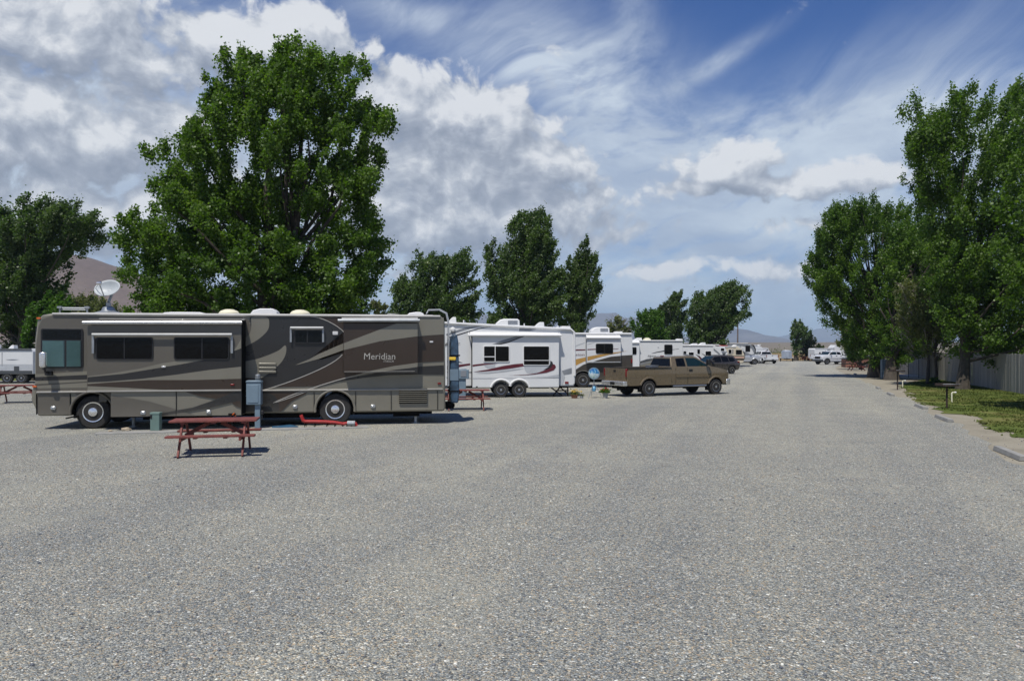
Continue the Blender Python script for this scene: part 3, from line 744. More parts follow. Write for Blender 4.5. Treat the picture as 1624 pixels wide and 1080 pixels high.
    for m, pts in ((TN, [(590,380),(700,338),(800,300),(905,262),(1025,262),(1025,337),(800,367),(590,418)]), (CH, [(590,262),(870,262),(800,262),(590,262)]),
                   (TN, [(590,580),(650,560),(760,533),(880,508),(1025,488),(1025,513),(880,530),(760,548),(660,566)]), (CH, [(590,590),(700,562),(800,546),(900,530),(1025,511),(1025,560),(590,600)])):
        Q2.paint(rp, Q2.p(z2, pts), m, cl)
    (q0, w0), (q1, w1) = Q2.p(z2, [(710, 471), (888, 434)]); text_mesh(rp, 'Meridian', q0, w0, q1, w1, v2-.012, PL, .05, .0)
    (q0, w0), (q1, w1) = Q2.p(z2, [(822, 487), (880, 474)]); text_mesh(rp, 'ITASCA', q0, w0, q1, w1, v2-.012, PL, .12)
    (q0, w0), (q1, w1) = Q2.p(z2, [(597, 541), (1000, 537)]); rp.box(q0, v2-.02, w0, q1, v2, w1, PL)
    rp.build('slide_paintwork', PAINTS, ro, recalc=False)
    tp = MB(); (a0_, b0_), (a1_, b1_) = Q2.p(z2, [(562, 249), (1028, 249)])
    tp.tube([(a0_, v2-.06, b0_), (a1_, v2-.06, b1_)], .05, 0, 12); tp.poly([(a0_+.1, v2-.06, b0_+.045), (a1_-.05, v2-.06, b1_+.045), (a1_-.05, -W2, b1_+.10), (a0_+.1, -W2, b0_+.10)], 1)
    tp.build('slide_topper', [steel, aged], t)
    # ---- windows of the body
    (a0_, b0_), (a1_, b1_) = P(z1, (234, 520), (476, 294)); (d_, dz), _ = P(z1, (377, 360), (0, 0))
    fo = MB(); fo.prism(rrect(a0_, b0_, a1_, b1_, .07), -W2-.03, -W2+.01); wo = fo.build('window', [black], t, bevel=.006)
    zf_ = dz; ug = MB(); ug.box(a0_+.05, -W2-.034, zf_+.02, a1_-.05, -W2-.02, b1_-.04); ug.build('pane', [glass], wo)
    for (x0, x1) in ((a0_+.05, d_-.03), (d_+.03, a1_-.05)):
        cu2 = MB(); n_ = 16
        for k in range(n_):
            xa = x0+(x1-x0)*k/n_; xb = x0+(x1-x0)*(k+1)/n_; xm = (xa+xb)/2
            cu2.poly([(xa, -W2-.034, b0_+.04), (xm, -W2-.075, b0_+.04), (xm, -W2-.075, zf_-.02), (xa, -W2-.034, zf_-.02)]); cu2.poly([(xm, -W2-.075, b0_+.04), (xb, -W2-.034, b0_+.04), (xb, -W2-.034, zf_-.02), (xm, -W2-.075, zf_-.02)])
        cu2.build('curtain', [curtain], wo, sharp=80)
    ws = MB(); ws.box(uF-.002, -W2+.12, 1.42, uF+.05, W2-.12, 2.9); ws.build('windscreen', [glass], t, bevel=.02)
    (a0_, b0_), (a1_, b1_), (d_, _) = P(z2, (312, 380), (478, 300), (388, 340)); window(t, a0_, b0_, a1_, b1_, -W2-.035, .05, .04, (d_,))
    aw = MB(); (a0_, b0_), (a1_, b1_) = P(z2, (292, 291), (480, 291)); aw.tube([(a0_, -W2-.12, b0_), (a1_, -W2-.12, b1_)], .036, 0, 12)
    for q in (a0_+.01, a1_-.01): aw.beam((q, -W2-.07, b0_), (q, -W2-.07, b0_-.42), .055, .04, 1)
    aw.build('window_awning', [aged, steel], t)
    # ---- small fittings
    lv = MB()
    for yy in (497, 519, 541):
        (a_, b_z), (c_, _) = P(z2, (108, yy), (211, yy)); lv.prism(rrect(a_, b_z-.035, c_, b_z+.035, .03), -W2-.06, -W2, 0)
    lv.build('louvre_vent', [tan], t, bevel=.01)
    gr = MB(); (a_, b0_), (c_, d0_) = P(z2, (910, 721), (1070, 632)); gr.box(a_, -W2-.045, b0_, c_, -W2+.01, d0_, 0)
    nsl = 8
    for k in range(nsl): zq = b0_+(d0_-b0_)*(k+.8)/nsl; gr.beam((a_, -W2-.055, zq), (c_, -W2-.055, zq), .03, .022, 1)
    gr.build('engine_grille', [blackm, tan], t)
    for zf, (x, yy), v_ in ((z2, (317, 740), -W2), (z2, (762, 737), -W2), (z1, (305, 747), -W2), (z1, (818, 775), v1+.01), (z1, (1192, 770), v1+.01)):
        q = fr.uz(*zf(x, yy), v_); hb = MB(); hb.prism(rrect(q[0]-.07, q[1]-.05, q[0]+.07, q[1]+.05, .035), v_-.03, v_, 0); hb.beam((q[0]-.05, v_-.045, q[1]+.015), (q[0]+.05, v_-.045, q[1]+.015), .03, .025, 1)
        hb.build('latch', [alu, chrome], t, bevel=.006)
    (a_, b0_), (c_, d0_) = P(z1, (567, 713), (612, 672)); hb = MB(); hb.prism(rrect(a_, b0_, c_, d0_, .02), -W2-.03, -W2); hb.build('fuel_door', [taupe_d], t, bevel=.006)
    (a_, b0_), (c_, d0_) = P(z2, (532, 331), (563, 311)); hb = MB(); hb.prism(rrect(a_, b0_, c_, d0_, .02), -W2-.08, -W2); hb.build('porch_light', [lampw], t, bevel=.01)
    for zf, (x, yy), v_, m_ in ((z1, (199, 625), -W2, lampor), (z1, (1328, 614), v1, lampred), (z2, (1140, 607), -W2, lampred), (z1, (222, 236), -W2+.01, lampor), (z1, (935, 512), v1, lampw), (z2, (1095, 370), -W2, lampw)):
        q = fr.uz(*zf(x, yy), v_); hb = MB(); hb.prism(rrect(q[0]-.055, q[1]-.025, q[0]+.055, q[1]+.025, .02), v_-.035, v_+.02, 0); hb.build('marker_light', [m_], t, bevel=.006)
    # mirror
    (mu, mz0), (mu2, mz1) = fr.uz(*z1(247, 518), -W2-.33), fr.uz(*z1(247, 428), -W2-.33)
    mr = MB(); mr.prism(rrect(mu-.09, mz0, mu+.09, mz1, .07), -W2-.42, -W2-.26, 0); mo = mr.build('mirror', [chrome], t, bevel=.05, seg=3)
    ar = MB(); ar.tube([(mu, -W2-.33, mz0+.1), (mu+.03, -W2-.28, mz0-.12), (mu+.06, -W2+.02, mz0-.16)], .03, 0, 8); ar.box(mu-.05, -W2-.12, mz0-.22, mu+.12, -W2, mz0-.1, 0)
    ar.build('mirror_arm', [black], mo)
    # roof things
    def roofx(zf, x): return fr.uz(*zf(x, 200), -.5)[0]
    rl = MB(); a_, c_ = roofx(z1, 362), roofx(z1, 517); zz = top-.004
    for q in (a_, c_): rl.tube([(q, -.75, zz), (q, -.75, zz+.20)], .025); rl.box(q-.06, -.8, zz+.14, q+.06, -.70, zz+.2, 0)
    rl.tube([(a_, -.75, zz+.15), (c_, -.75, zz+.15)], .022); rl.tube([(a_, -.75, zz+.10), (c_, -.75, zz+.10)], .018); rl.build('roof_antenna', [steel], t)
    for zf, x0, x1, h_, m_ in ((z2, 70, 225, .17, whiteb), (z1, 940, 1180, .05, whiteb), (z2, 950, 1052, .10, whiteb), (z2, 830, 870, .04, whiteb)):
        a_, c_ = roofx(zf, x0), roofx(zf, x1); k_ = MB(); k_.prism([(a_, zz-.01), (a_+.10, zz+h_*.7), (a_+.3, zz+h_), (c_-.12, zz+h_), (c_-.02, zz+h_*.5), (c_, zz-.01)], -.9, -.2, 0); k_.build('roof_vent', [m_], t, bevel=.025, seg=3)
    for zf, x in ((z1, 1308), (z2, 345)):
        q = roofx(zf, x); k_ = MB(); k_.lathe([(.30, 0), (.30, .06), (.24, .12), (.12, .165), (.001, .175)], (q, -.5, zz-.01), 'z', 0, 20); k_.build('dome_vent', [cream], t)
    # satellite dish
    q = fr.uz(*z1(620, 190), 0)[0]; ds = MB(); ds.lathe([(.42, 0), (.42, .05), (.20, .12), (.16, .22), (.07, .26), (.07, .36)], (q, 0, zz-.01), 'z', 0, 16)
    dso = ds.build('satellite_dish', [steel], t)
    pc = Vector((q+.02, 0, top+.72)); nrm = Vector((-.22, -.80, .50)).normalized(); e1 = nrm.cross(Vector((0, 0, 1))).normalized(); e2 = e1.cross(nrm)
    rf = MB(); rings = []
    for i in range(7):
        rr_ = i/6; ring = [rf.av(pc+nrm*(.14*rr_*rr_)+(e1*math.cos(k*math.pi/14)*.40+e2*math.sin(k*math.pi/14)*.29)*rr_*1.0) for k in range(28)] if i else [rf.av(pc)]*28
        rings.append(ring)
    for i in range(6):
        for k in range(28): rf.f.append([rings[i][k], rings[i][(k+1) % 28], rings[i+1][(k+1) % 28], rings[i+1][k]] if i else [rings[0][0], rings[1][k], rings[1][(k+1) % 28]]); rf.m.append(0)
    rfo = rf.build('reflector', [mat('dull_grey_dish', (.40, .43, .44), .5)], dso, recalc=False); sm = rfo.modifiers.new('solid', 'SOLIDIFY'); sm.thickness = .02
    fa = MB(); tip = pc+nrm*.5-e2*.10; fa.tube([pc-e2*.30+nrm*.1, tip], .018, 0, 8); fa.tube([pc+e1*.37+nrm*.12, tip], .010, 0, 6); fa.tube([pc-nrm*.02, pc-nrm*.16, (q, 0, top+.36)], .04, 0, 8)
    fa.lathe([(.001, -.07), (.05, -.06), (.06, .06), (.001, .08)], tip, 'x', 1, 10); fa.build('feed_arm', [steel, alu], dso)
    # ladder at the rear
    ld = MB()
    for yy in (-1.02, -.62):
        ld.tube([(uR-.55, yy, top+.05), (uR-.5, yy, top+.16), (uR-.15, yy, top+.17), (uR+.06, yy, top+.06), (uR+.12, yy, top-.2), (uR+.12, yy, 1.15), (uR+.02, yy, 1.1)], .016, 0, 8)
    for k in range(7): ld.tube([(uR+.12, -1.02, 1.3+.29*k), (uR+.12, -.62, 1.3+.29*k)], .014, 0, 6)
    ld.build('ladder', [ltgrey], t)
    hb = MB(); hb.beam((uR-.5, -.4, .50), (uR+.35, -.4, .50), .1, .1, 0); hb.box(uR+.02, -.75, .42, uR+.30, -.3, .62, 0); hb.box(uR-.4, -1.1, .45, uR-.02, 1.1, .62, 0); hb.build('tow_hitch', [blackm], t)
    stp = MB(); st = P(z1, (385, 805), (450, 790)); stp.beam((st[0][0], -W2-.12, st[0][1]), (st[1][0], -W2-.02, st[1][1]), .2, .03, 0); stp.build('step', [blackm], t)
    jk = MB(); jx = P(z2, (1007, 770))[0][0]; jk.tube([(jx, -.9, zb+.1), (jx, -.9, .03)], .05); jk.lathe([(.13, 0), (.13, .03)], (jx, -.9, .0), 'z', 0, 14); jk.build('levelling_jack', [steel], t); jk = MB()
    jk.tube([(jx-8.2, -.8, zb+.1), (jx-8.2, -.8, .03)], .05); jk.lathe([(.13, 0), (.13, .03)], (jx-8.2, -.8, 0), 'z', 0, 14); jk.build('levelling_jack', [steel], t)
    for s_ in (-1, 1):
        wheel(t, wf[0], s_*1.05, .475, .28, s_, 'truck', .60); wheel(t, wr[0], s_*1.05, .475, .28, s_, 'truck', .60)
    return t, fr, uR, top
coach, cfr, cuR, ctop = build_coach()
# ================================================================ WHITE TRAILERS AND OTHER MOTORHOMES
VP = [white, maroon, ltgrey, midgrey, dkgrey, gold, dkbrown, black, blackm, redp, whiteb, tan, beige, brown]
vW, vMA, vLG, vMG, vDG, vGO, vDB, vBK, vBM, vRD, vWH, vTN, vBE, vBR = range(14)

def ac_unit(t, u0, u1, z, y=-.45, h=.30):
    k = MB(); k.prism([(u0, z), (u0+.04, z+h*.45), (u0+.22, z+h*.88), (u0+.4, z+h), (u1-.12, z+h), (u1-.02, z+h*.8), (u1, z)], y, y+.75, 0)
    o = k.build('air_conditioner', [whiteb], t, bevel=.05, seg=3)
    g = MB(); w = (u1-u0)
    for q in range(7): g.box(u0+w*.5, y-.012, z+h*.25+q*h*.08, u1-w*.1, y+.01, z+h*.25+q*h*.08+.012)
    g.build('grille', [midgrey], o)
def roof_vent(t, u0, u1, z, y=-.4, h=.22, slope=True, m=None):
    k = MB(); k.prism([(u0, z-.02), (u0+(u1-u0)*.45, z+h*.8), (u0+(u1-u0)*.6, z+h), (u1-.03, z+h), (u1, z-.02)] if slope else [(u0, z-.02), (u0+.04, z+h), (u1-.04, z+h), (u1, z-.02)], y, y+.5, 0)
    k.build('roof_vent', [m or whiteb], t, bevel=.02)
def small_lamp(t, u, z, y, m, w=.07, h=.04, name='marker_light'):
    k = MB(); k.prism(rrect(u-w, z-h, u+w, z+h, .02), y-.03, y+.01, 0); k.build(name, [m], t, bevel=.006)

def shell(t, S, out, W2, base, arch=(), mdark=vBM, bevel=.04, name='body'):
    b = MB(); b.slab(out, lambda u, z: W2, m=base, arch=arch, mdark=mdark); return b.build(name, VP, t, bevel=bevel, seg=3)
def decals(t, S, items, name='stripes'):
    """items: (material, points in u,z) on the wall plane of S; clipr optional third"""
    mb = MB()
    for it in items: S.paint(mb, it[1], it[0], it[2] if len(it) > 2 else None, it[3] if len(it) > 3 else None)
    mb.build(name, VP, t, recalc=False)

def build_fifth_wheel():
    ang = R(5); W2 = 1.22; u_right = (911-CX)/F*37.4; cN = Vector((u_right, 37.4)); ud = Vector((math.cos(ang), math.sin(ang))); nd = Vector((-math.sin(ang), math.cos(ang)))
    L = 10.4; c = cN-ud*L/2+nd*W2; fr = Fr(c.x, c.y, ang)
    t = thing('fifth_wheel_trailer', 'white fifth wheel trailer with maroon swooshes directly behind the brown motorhome', 'trailer', (c.x, c.y, .012), ang)
    S = Side(fr, -W2); P = lambda *p: S.p(z3, p); g0 = .012
    (uR, zt) = P((1190, 312))[0]; zL = P((130, 252))[0][1]; uA = P((130, 252))[0][0]; sl = (zt-zL)/(uR-uA); zb = P((1100, 784))[0][1]
    w1, w2 = P((590, 826))[0], P((738, 826))[0]; wr = .355; v1 = -W2-.30
    print('5th', uR, zt, zL, zb, w1, w2)
    u0 = -L/2
    ztop = lambda u: min(zL+.12, zt+sl*(u-uR))
    out = [(u0+2.6, zb), (u0+2.35, zb+.75), (u0+.35, zb+.95), (u0+.08, 2.0), (u0+.25, ztop(u0)-.5), (u0+.8, ztop(u0)-.05), (uR-.25, ztop(uR-.25)), (uR-.10, zt-.05), (uR-.04, zt-.22), (uR+.02, 2.0), (uR+.06, 1.4), (uR+.02, zb+.12), (uR-.08, zb)]
    shell(t, S, out, W2, vW, bevel=.05)
    rect = P((356, 797), (1062, 365)); sx0, sz0, sx1, sz1 = rect[0][0], zb-.02, rect[1][0], rect[1][1]
    # slide-out with double wheel arches
    Q = Side(fr, v1); q = lambda *p: Q.p(z3, p)
    a, b = q((356, 797), (1062, 368)); u_0, z_0, u_1, z_1 = a[0], a[1], b[0], b[1]; W1, Wb = q((590, 826), (738, 826)); ra = .46; wz = wr
    mid = (W1[0]+Wb[0])/2; ang0 = math.degrees(math.asin((z_0-wz)/ra)); angm = math.degrees(math.acos((mid-W1[0])/ra)) if mid-W1[0] < ra else 5
    out = [(u_0, z_0), (u_0, z_1), (u_1, z_1), (u_1, z_0)] + arc(Wb[0], wz, ra, ang0, 180-angm, 12) + arc(W1[0], wz, ra, angm, 180-ang0, 12)
    sb = MB(); sb.prism(out, v1, -W2+.25, vW, lambda p, r: vBM if p[1] < z_1-.1 and r[1] < z_1-.1 and (W1[0]-ra-.01 <= p[0] <= Wb[0]+ra+.01) else vW)
    so_ = sb.build('slide_out', VP, t, bevel=.012)
    sp = MB(); cl = (u_0+.01, z_0+.01, u_1-.01, z_1-.01)
    for m, pts in ((vMG, [(515,447),(600,412),(690,384),(735,372),(805,370),(740,388),(650,420),(585,442)]), (vBK, [(540,445),(640,425),(720,395),(790,371),(805,371),(730,400),(650,432),(590,446)]),
                   (vLG, [(447,590),(543,590),(543,640),(480,642),(455,625)]), (vLG, [(778,620),(985,617),(960,660),(900,680),(800,676),(783,655)]),  # pale grey patches below the two windows
                   (vMA, [(358,611),(440,602),(575,600),(450,614),(358,626)]), (vMA, [(360,670),(480,650),(600,622),(700,606),(772,600),(775,624),(680,640),(560,656),(430,668)]),
                   (vLG, [(370,680),(520,668),(680,648),(790,640),(640,665),(480,682)]),
                   (vMA, [(640,698),(780,692),(880,680),(950,655),(990,622),(1003,600),(1030,612),(1038,630),(1020,655),(960,676),(860,690),(760,697)]),
                   (vBK, [(935,655),(975,630),(990,605),(992,578),(1010,590),(1012,608),(998,632),(965,650)]), (vLG, [(820,712),(960,706),(1064,690),(1064,714)]),
                   (vLG, [(358,719),(1064,712),(1064,716),(358,723)])):
        Q.paint(sp, q(*pts), m, cl)
    sp.build('slide_stripes', VP, so_, recalc=False)
    lip = MB()
    for w_, aa in ((W1, (angm, 180-ang0+0)), (Wb, (ang0, 180-angm))):
        lip.tube([(x, v1-.01, z) for x, z in arc(w_[0], wz, ra+.03, aa[0], aa[1], 14)], .05, 0, 8)
    lip.build('wheel_arch_trim', [whiteb], t)
    for rct, dv, hd in (((445, 590, 659, 456), 541, 546), ((769, 617, 986, 456), None, 576)):
        (a0, b0), (a1, b1) = q((rct[0], rct[1]), (rct[2], rct[3])); d = q((dv, 500))[0][0] if dv else None; h = q((500, hd))[0][1]
        window(so_, a0, b0, a1, b1, v1-.015, .06, .035, (d,) if d else (), () if dv else (h,), fm=whiteb)
        if dv:
            e = MB(); e.box(a0+.03, v1-.046, h-.02, d, v1-.01, h+.02); e.build('sash', [whiteb], so_)
    tp = MB(); a, b = q((318, 350), (1080, 376)); tp.tube([(a[0], v1-.10, b[1]+.02), (b[0], v1-.10, b[1]+.02)], .045, 0, 10); tp.poly([(a[0]+.1, v1-.13, b[1]+.03), (b[0]-.05, v1-.13, b[1]+.03), (b[0]-.1, -W2, a[1]+.02), (a[0]+.12, -W2, a[1]+.04)]); tp.beam((a[0]+.05, -W2, a[1]), (a[0]+.05, v1-.1, b[1]+.03), .05, .05)
    tp.beam((b[0]-.05, -W2, a[1]), (b[0]-.05, v1-.1, b[1]+.03), .05, .05); tp.build('slide_topper', [whiteb], t)
    sb = MB(); sb.box(u_0-.04, v1+.05, z_0+.02, u_0-.002, -W2+.02, z_1-.02); sb.build('edge_strip', [blackm], t)  # thin matte black strip along the left edge of the slide
    # body stripes
    rr_ = (u_0-.01, -9, u_1+.01, z_1+.03); D = []
    for m, pts in ((vMG, [(138,362),(220,335),(300,308),(420,288),(525,291),(470,297),(380,308),(260,340),(150,378)]), (vBK, [(150,388),(250,360),(350,330),(440,308),(540,296),(440,314),(350,338),(250,370),(150,398)]),
                   (vMG, [(740,309),(862,318),(826,338),(735,338)]), (vLG, [(862,318),(880,320),(845,340),(826,338)]),
                   (vMA, [(150,622),(250,610),(338,600),(338,614),(250,630),(150,648)]), (vDG, [(150,668),(348,670),(348,676),(150,676)]), (vDG, [(150,578),(240,582),(280,596),(240,592),(150,590)]),
                   (vMG, [(1062,668),(1120,650),(1166,636),(1166,682),(1120,690),(1062,700)]), (vLG, [(1062,560),(1075,640),(1110,710),(1090,784),(1066,784)]), (vLG, [(140,712),(345,718),(345,722),(140,716)]), (vMG, [(1064,779),(1190,776),(1190,782),(1064,786)])):
        D.append((m, P(*pts), (u0+.5, zb, uR-.03, 9), rr_))
    decals(t, S, D)
    tx = MB(); (a0, b0), (a1, b1) = P((150, 458), (250, 434)); text_mesh(tx, 'REST', a0-.1, b0, a1, b1, -W2-.03, vBK, .28, .012); tx.build('lettering', VP, t, recalc=False)
    g = MB(); g.tube([(u0+.8, -W2-.03, ztop(u0+.8)-.07), (uR-.2, -W2-.03, ztop(uR-.2)-.07), (uR-.03, -W2-.02, zt-.2), (uR-.0, -W2-.0, 1.0)], .06, 0, 10); g.build('roof_gutter', [whiteb], t)
    def rz(x): u = fr.uz(*z3(x, 260), -.3)[0]; return u, ztop(u)
    a, b = rz(545), rz(742); ac_unit(t, a[0], b[0], min(a[1], b[1])-.04, h=.36)
    for x0, x1, h, sl_ in ((152, 226, .24, True), (855, 942, .24, True), (1075, 1158, .12, False), (1045, 1062, .10, False)): a, b = rz(x0), rz(x1); roof_vent(t, a[0], b[0], b[1]-.01, h=h, slope=sl_)
    for x in (285, 780): a = rz(x); k = MB(); k.tube([(a[0], -.2, a[1]), (a[0], -.2, a[1]+.12)], .03); k.build('vent_pipe', [whiteb], t)
    for s_, y in ((-1, v1+.16), (1, W2-.16)):
        for w_ in (w1, w2): wheel(t, (W1 if w_ is w1 else Wb)[0], y, wr, .23, s_, 'alu', .58)
    ub = MB(); ub.box(u0+2.8, -W2+.2, .42, uR-.3, W2-.2, zb+.1, 0); ub.box(mid+1.0, -W2+.1, .40, mid+1.9, W2-.2, .62, 0); ub.tube([(W1[0], -1, wr), (W1[0], 1, wr)], .06); ub.tube([(Wb[0], -1, wr), (Wb[0], 1, wr)], .06); ub.build('chassis', [blackm], t)
    sc = MB(); a, b = P((995, 800), (1150, 850)); zlo = .03
    for (p0, p1) in (((a[0], zb-.05), (b[0]-.3, zlo)), ((a[0]+.5, zb-.05), (a[0]+.15, zlo)), ((b[0]-.05, zb-.05), (b[0]-.05, zlo)), ((b[0]-.45, zb-.05), (b[0]-.05, zlo+.1)), ((a[0]+.3, zlo+.25), (b[0], zlo+.25))): sc.beam((p0[0], -W2+.3, p0[1]), (p1[0], -W2+.3, p1[1]), .06, .06)
    sc.build('stabiliser_stand', [rustm], t)
    a = P((1125, 757))[0]; small_lamp(t, a[0], a[1], -W2, lampred, .09, .05, 'tail_light'); a = P((390, 791))[0]; small_lamp(t, a[0], a[1], v1, black, .04, .04, 'hatch')
    a = P((196, 325))[0]; k = MB(); k.lathe([(.12, 0), (.12, -.05), (.07, -.11), (.001, -.12)], (a[0], -W2, a[1]), 'y', 0, 14); k.build('porch_light', [whiteb], t)
    a = P((215, 562))[0]; k = MB(); k.beam((a[0]-.15, -W2-.05, a[1]), (a[0]+.15, -W2-.05, a[1]), .05, .04); k.build('grab_handle', [alu], t)
build_fifth_wheel()

def build_motorhome2():
    ang = R(6); W2 = 1.22; Yr = 46.5; cN = Vector(((1003.7-CX)/F*Yr, Yr)); ud = Vector((math.cos(ang), math.sin(ang))); nd = Vector((-math.sin(ang), math.cos(ang)))
    L = 10.; c = cN-ud*L/2+nd*W2; fr = Fr(c.x, c.y, ang)
    t = thing('motorhome', 'white motorhome with dark brown lower half and gold swoosh behind the tan pickup', 'motorhome', (c.x, c.y, .012), ang)
    S = Side(fr, -W2); P = lambda *p: S.p(z4, p); uR, zt = P((628, 245))[0]; w1 = P((228, 628))[0]; wr = .44; u0 = -L/2; zb = .48; ra = .54
    print('mh2', uR, zt, w1)
    ang0 = math.degrees(math.asin((zb-wr)/ra))
    out = [(u0+.1, zb), (u0-.05, 1.4), (u0+.1, zt-.3), (u0+.35, zt), (uR-.15, zt), (uR-.03, zt-.15), (uR, 1.5), (uR, zb)] + arc(w1[0], wr, ra, ang0, 180-ang0, 12)+arc(u0+1.2, wr, ra, ang0, 180-ang0, 12)
    shell(t, S, out, W2, vW, [(w1[0], wr, ra), (u0+1.2, wr, ra)])
    D = [(vDB, [(w1[0]-ra-.03, zb), (w1[0]-ra-.03, P((170, 540))[0][1])]+P((170,538),(230,500),(340,466),(450,436),(540,427),(626,422))+[(uR-.02, zb+.01), (w1[0]+ra+.03, zb+.01)]+[(w1[0]+(ra+.03)*math.cos(R(a)), wr+(ra+.03)*math.sin(R(a))) for a in range(0, 181, 15)])]
    D[0] = (vDB, [p for p in D[0][1]])
    D.append((vGO, P((100,480),(170,457),(270,436),(400,410),(480,400),(590,390),(480,408),(400,424),(300,452),(230,478),(170,508),(100,540))))
    D.append((vMA, P((100,378),(245,377),(245,386),(100,392)))); D.append((vLG, P((100,360),(170,345),(240,322),(240,326),(170,355),(100,375))))
    decals(t, S, D)
    v1 = -W2-.25; Q = Side(fr, v1); q = lambda *p: Q.p(z4, p); (a0, b0), (a1, b1) = q((258, 485), (531, 278))
    sb = MB(); sb.box(a0, v1, b0, a1, -W2+.05, b1, vW); so_ = sb.build('slide_out', VP, t, bevel=.012)
    sp = MB(); cl = (a0+.01, b0+.01, a1-.01, b1-.01)
    for m, pts in ((vDB, [(250,497),(340,466),(450,436),(540,428),(540,490),(250,490)]), (vMA, [(262,375),(330,373),(330,381),(262,384)]), (vMA, [(468,372),(512,371),(512,375),(468,376)]),
                   (vGO, [(262,436),(330,424),(400,412),(535,396),(535,402),(440,420),(340,446),(262,470)]), (vLG, [(262,336),(320,320),(325,320),(262,340)]), (vLG, [(262,478),(528,476),(528,481),(262,484)])):
        Q.paint(sp, q(*pts), m, cl)
    sp.build('slide_stripes', VP, so_, recalc=False)
    (w0, h0), (w1_, h1) = q((329, 411), (468, 331)); window(so_, w0, h0, w1_, h1, v1-.012, .08, .03, ((w0+w1_)/2,))
    tp = MB(); a, b = q((248, 280), (537, 290)); tp.tube([(a[0], v1-.06, b[1]+.03), (b[0], v1-.06, b[1]+.03)], .045, 0, 8); tp.poly([(a[0]+.05, v1-.06, b[1]+.07), (b[0]-.05, v1-.06, b[1]+.07), (b[0]-.05, -W2, b[1]+.22), (a[0]+.05, -W2, b[1]+.22)]); tp.build('slide_topper', [whiteb], t)
    sl = MB(); sl.box(a0-.03, v1+.03, b0, a0-.003, -W2, b1-.02); sl.build('edge_strip', [midgrey], t)
    tx = MB(); (x0, y0), (x1, y1) = P((150, 428), (236, 412)); text_mesh(tx, 'vision', x0-.12, y0, x1, y1, -W2-.02, vMA, .25); tx.build('lettering', VP, t, recalc=False)
    def rz(x): return fr.uz(*z4(x, 240), -.3)[0]
    ac_unit(t, rz(285), rz(438), zt-.0, h=.36); roof_vent(t, rz(480), rz(545), zt, h=.1, slope=False); roof_vent(t, rz(48), rz(126), zt, h=.12, slope=False)
    g = MB(); g.tube([(u0+.4, -W2-.02, zt-.06), (uR-.1, -W2-.02, zt-.06)], .06, 0, 8); g.build('roof_gutter', [whiteb], t)
    a = P((618, 470))[0]; small_lamp(t, a[0], a[1], -W2, lampred, .05, .12, 'tail_light')
    ub = MB(); ub.box(u0+1, -W2+.2, .3, uR-.3, W2-.2, zb+.1, 0); ub.box(uR-.9, -W2+.1, .35, uR-.1, W2-.2, .5, 0); ub.build('chassis', [blackm], t)
    for s_ in (-1, 1): wheel(t, w1[0], s_*1.03, wr, .26, s_, 'alu', .6); wheel(t, u0+1.2, s_*1.03, wr, .26, s_, 'alu', .6)
build_motorhome2()

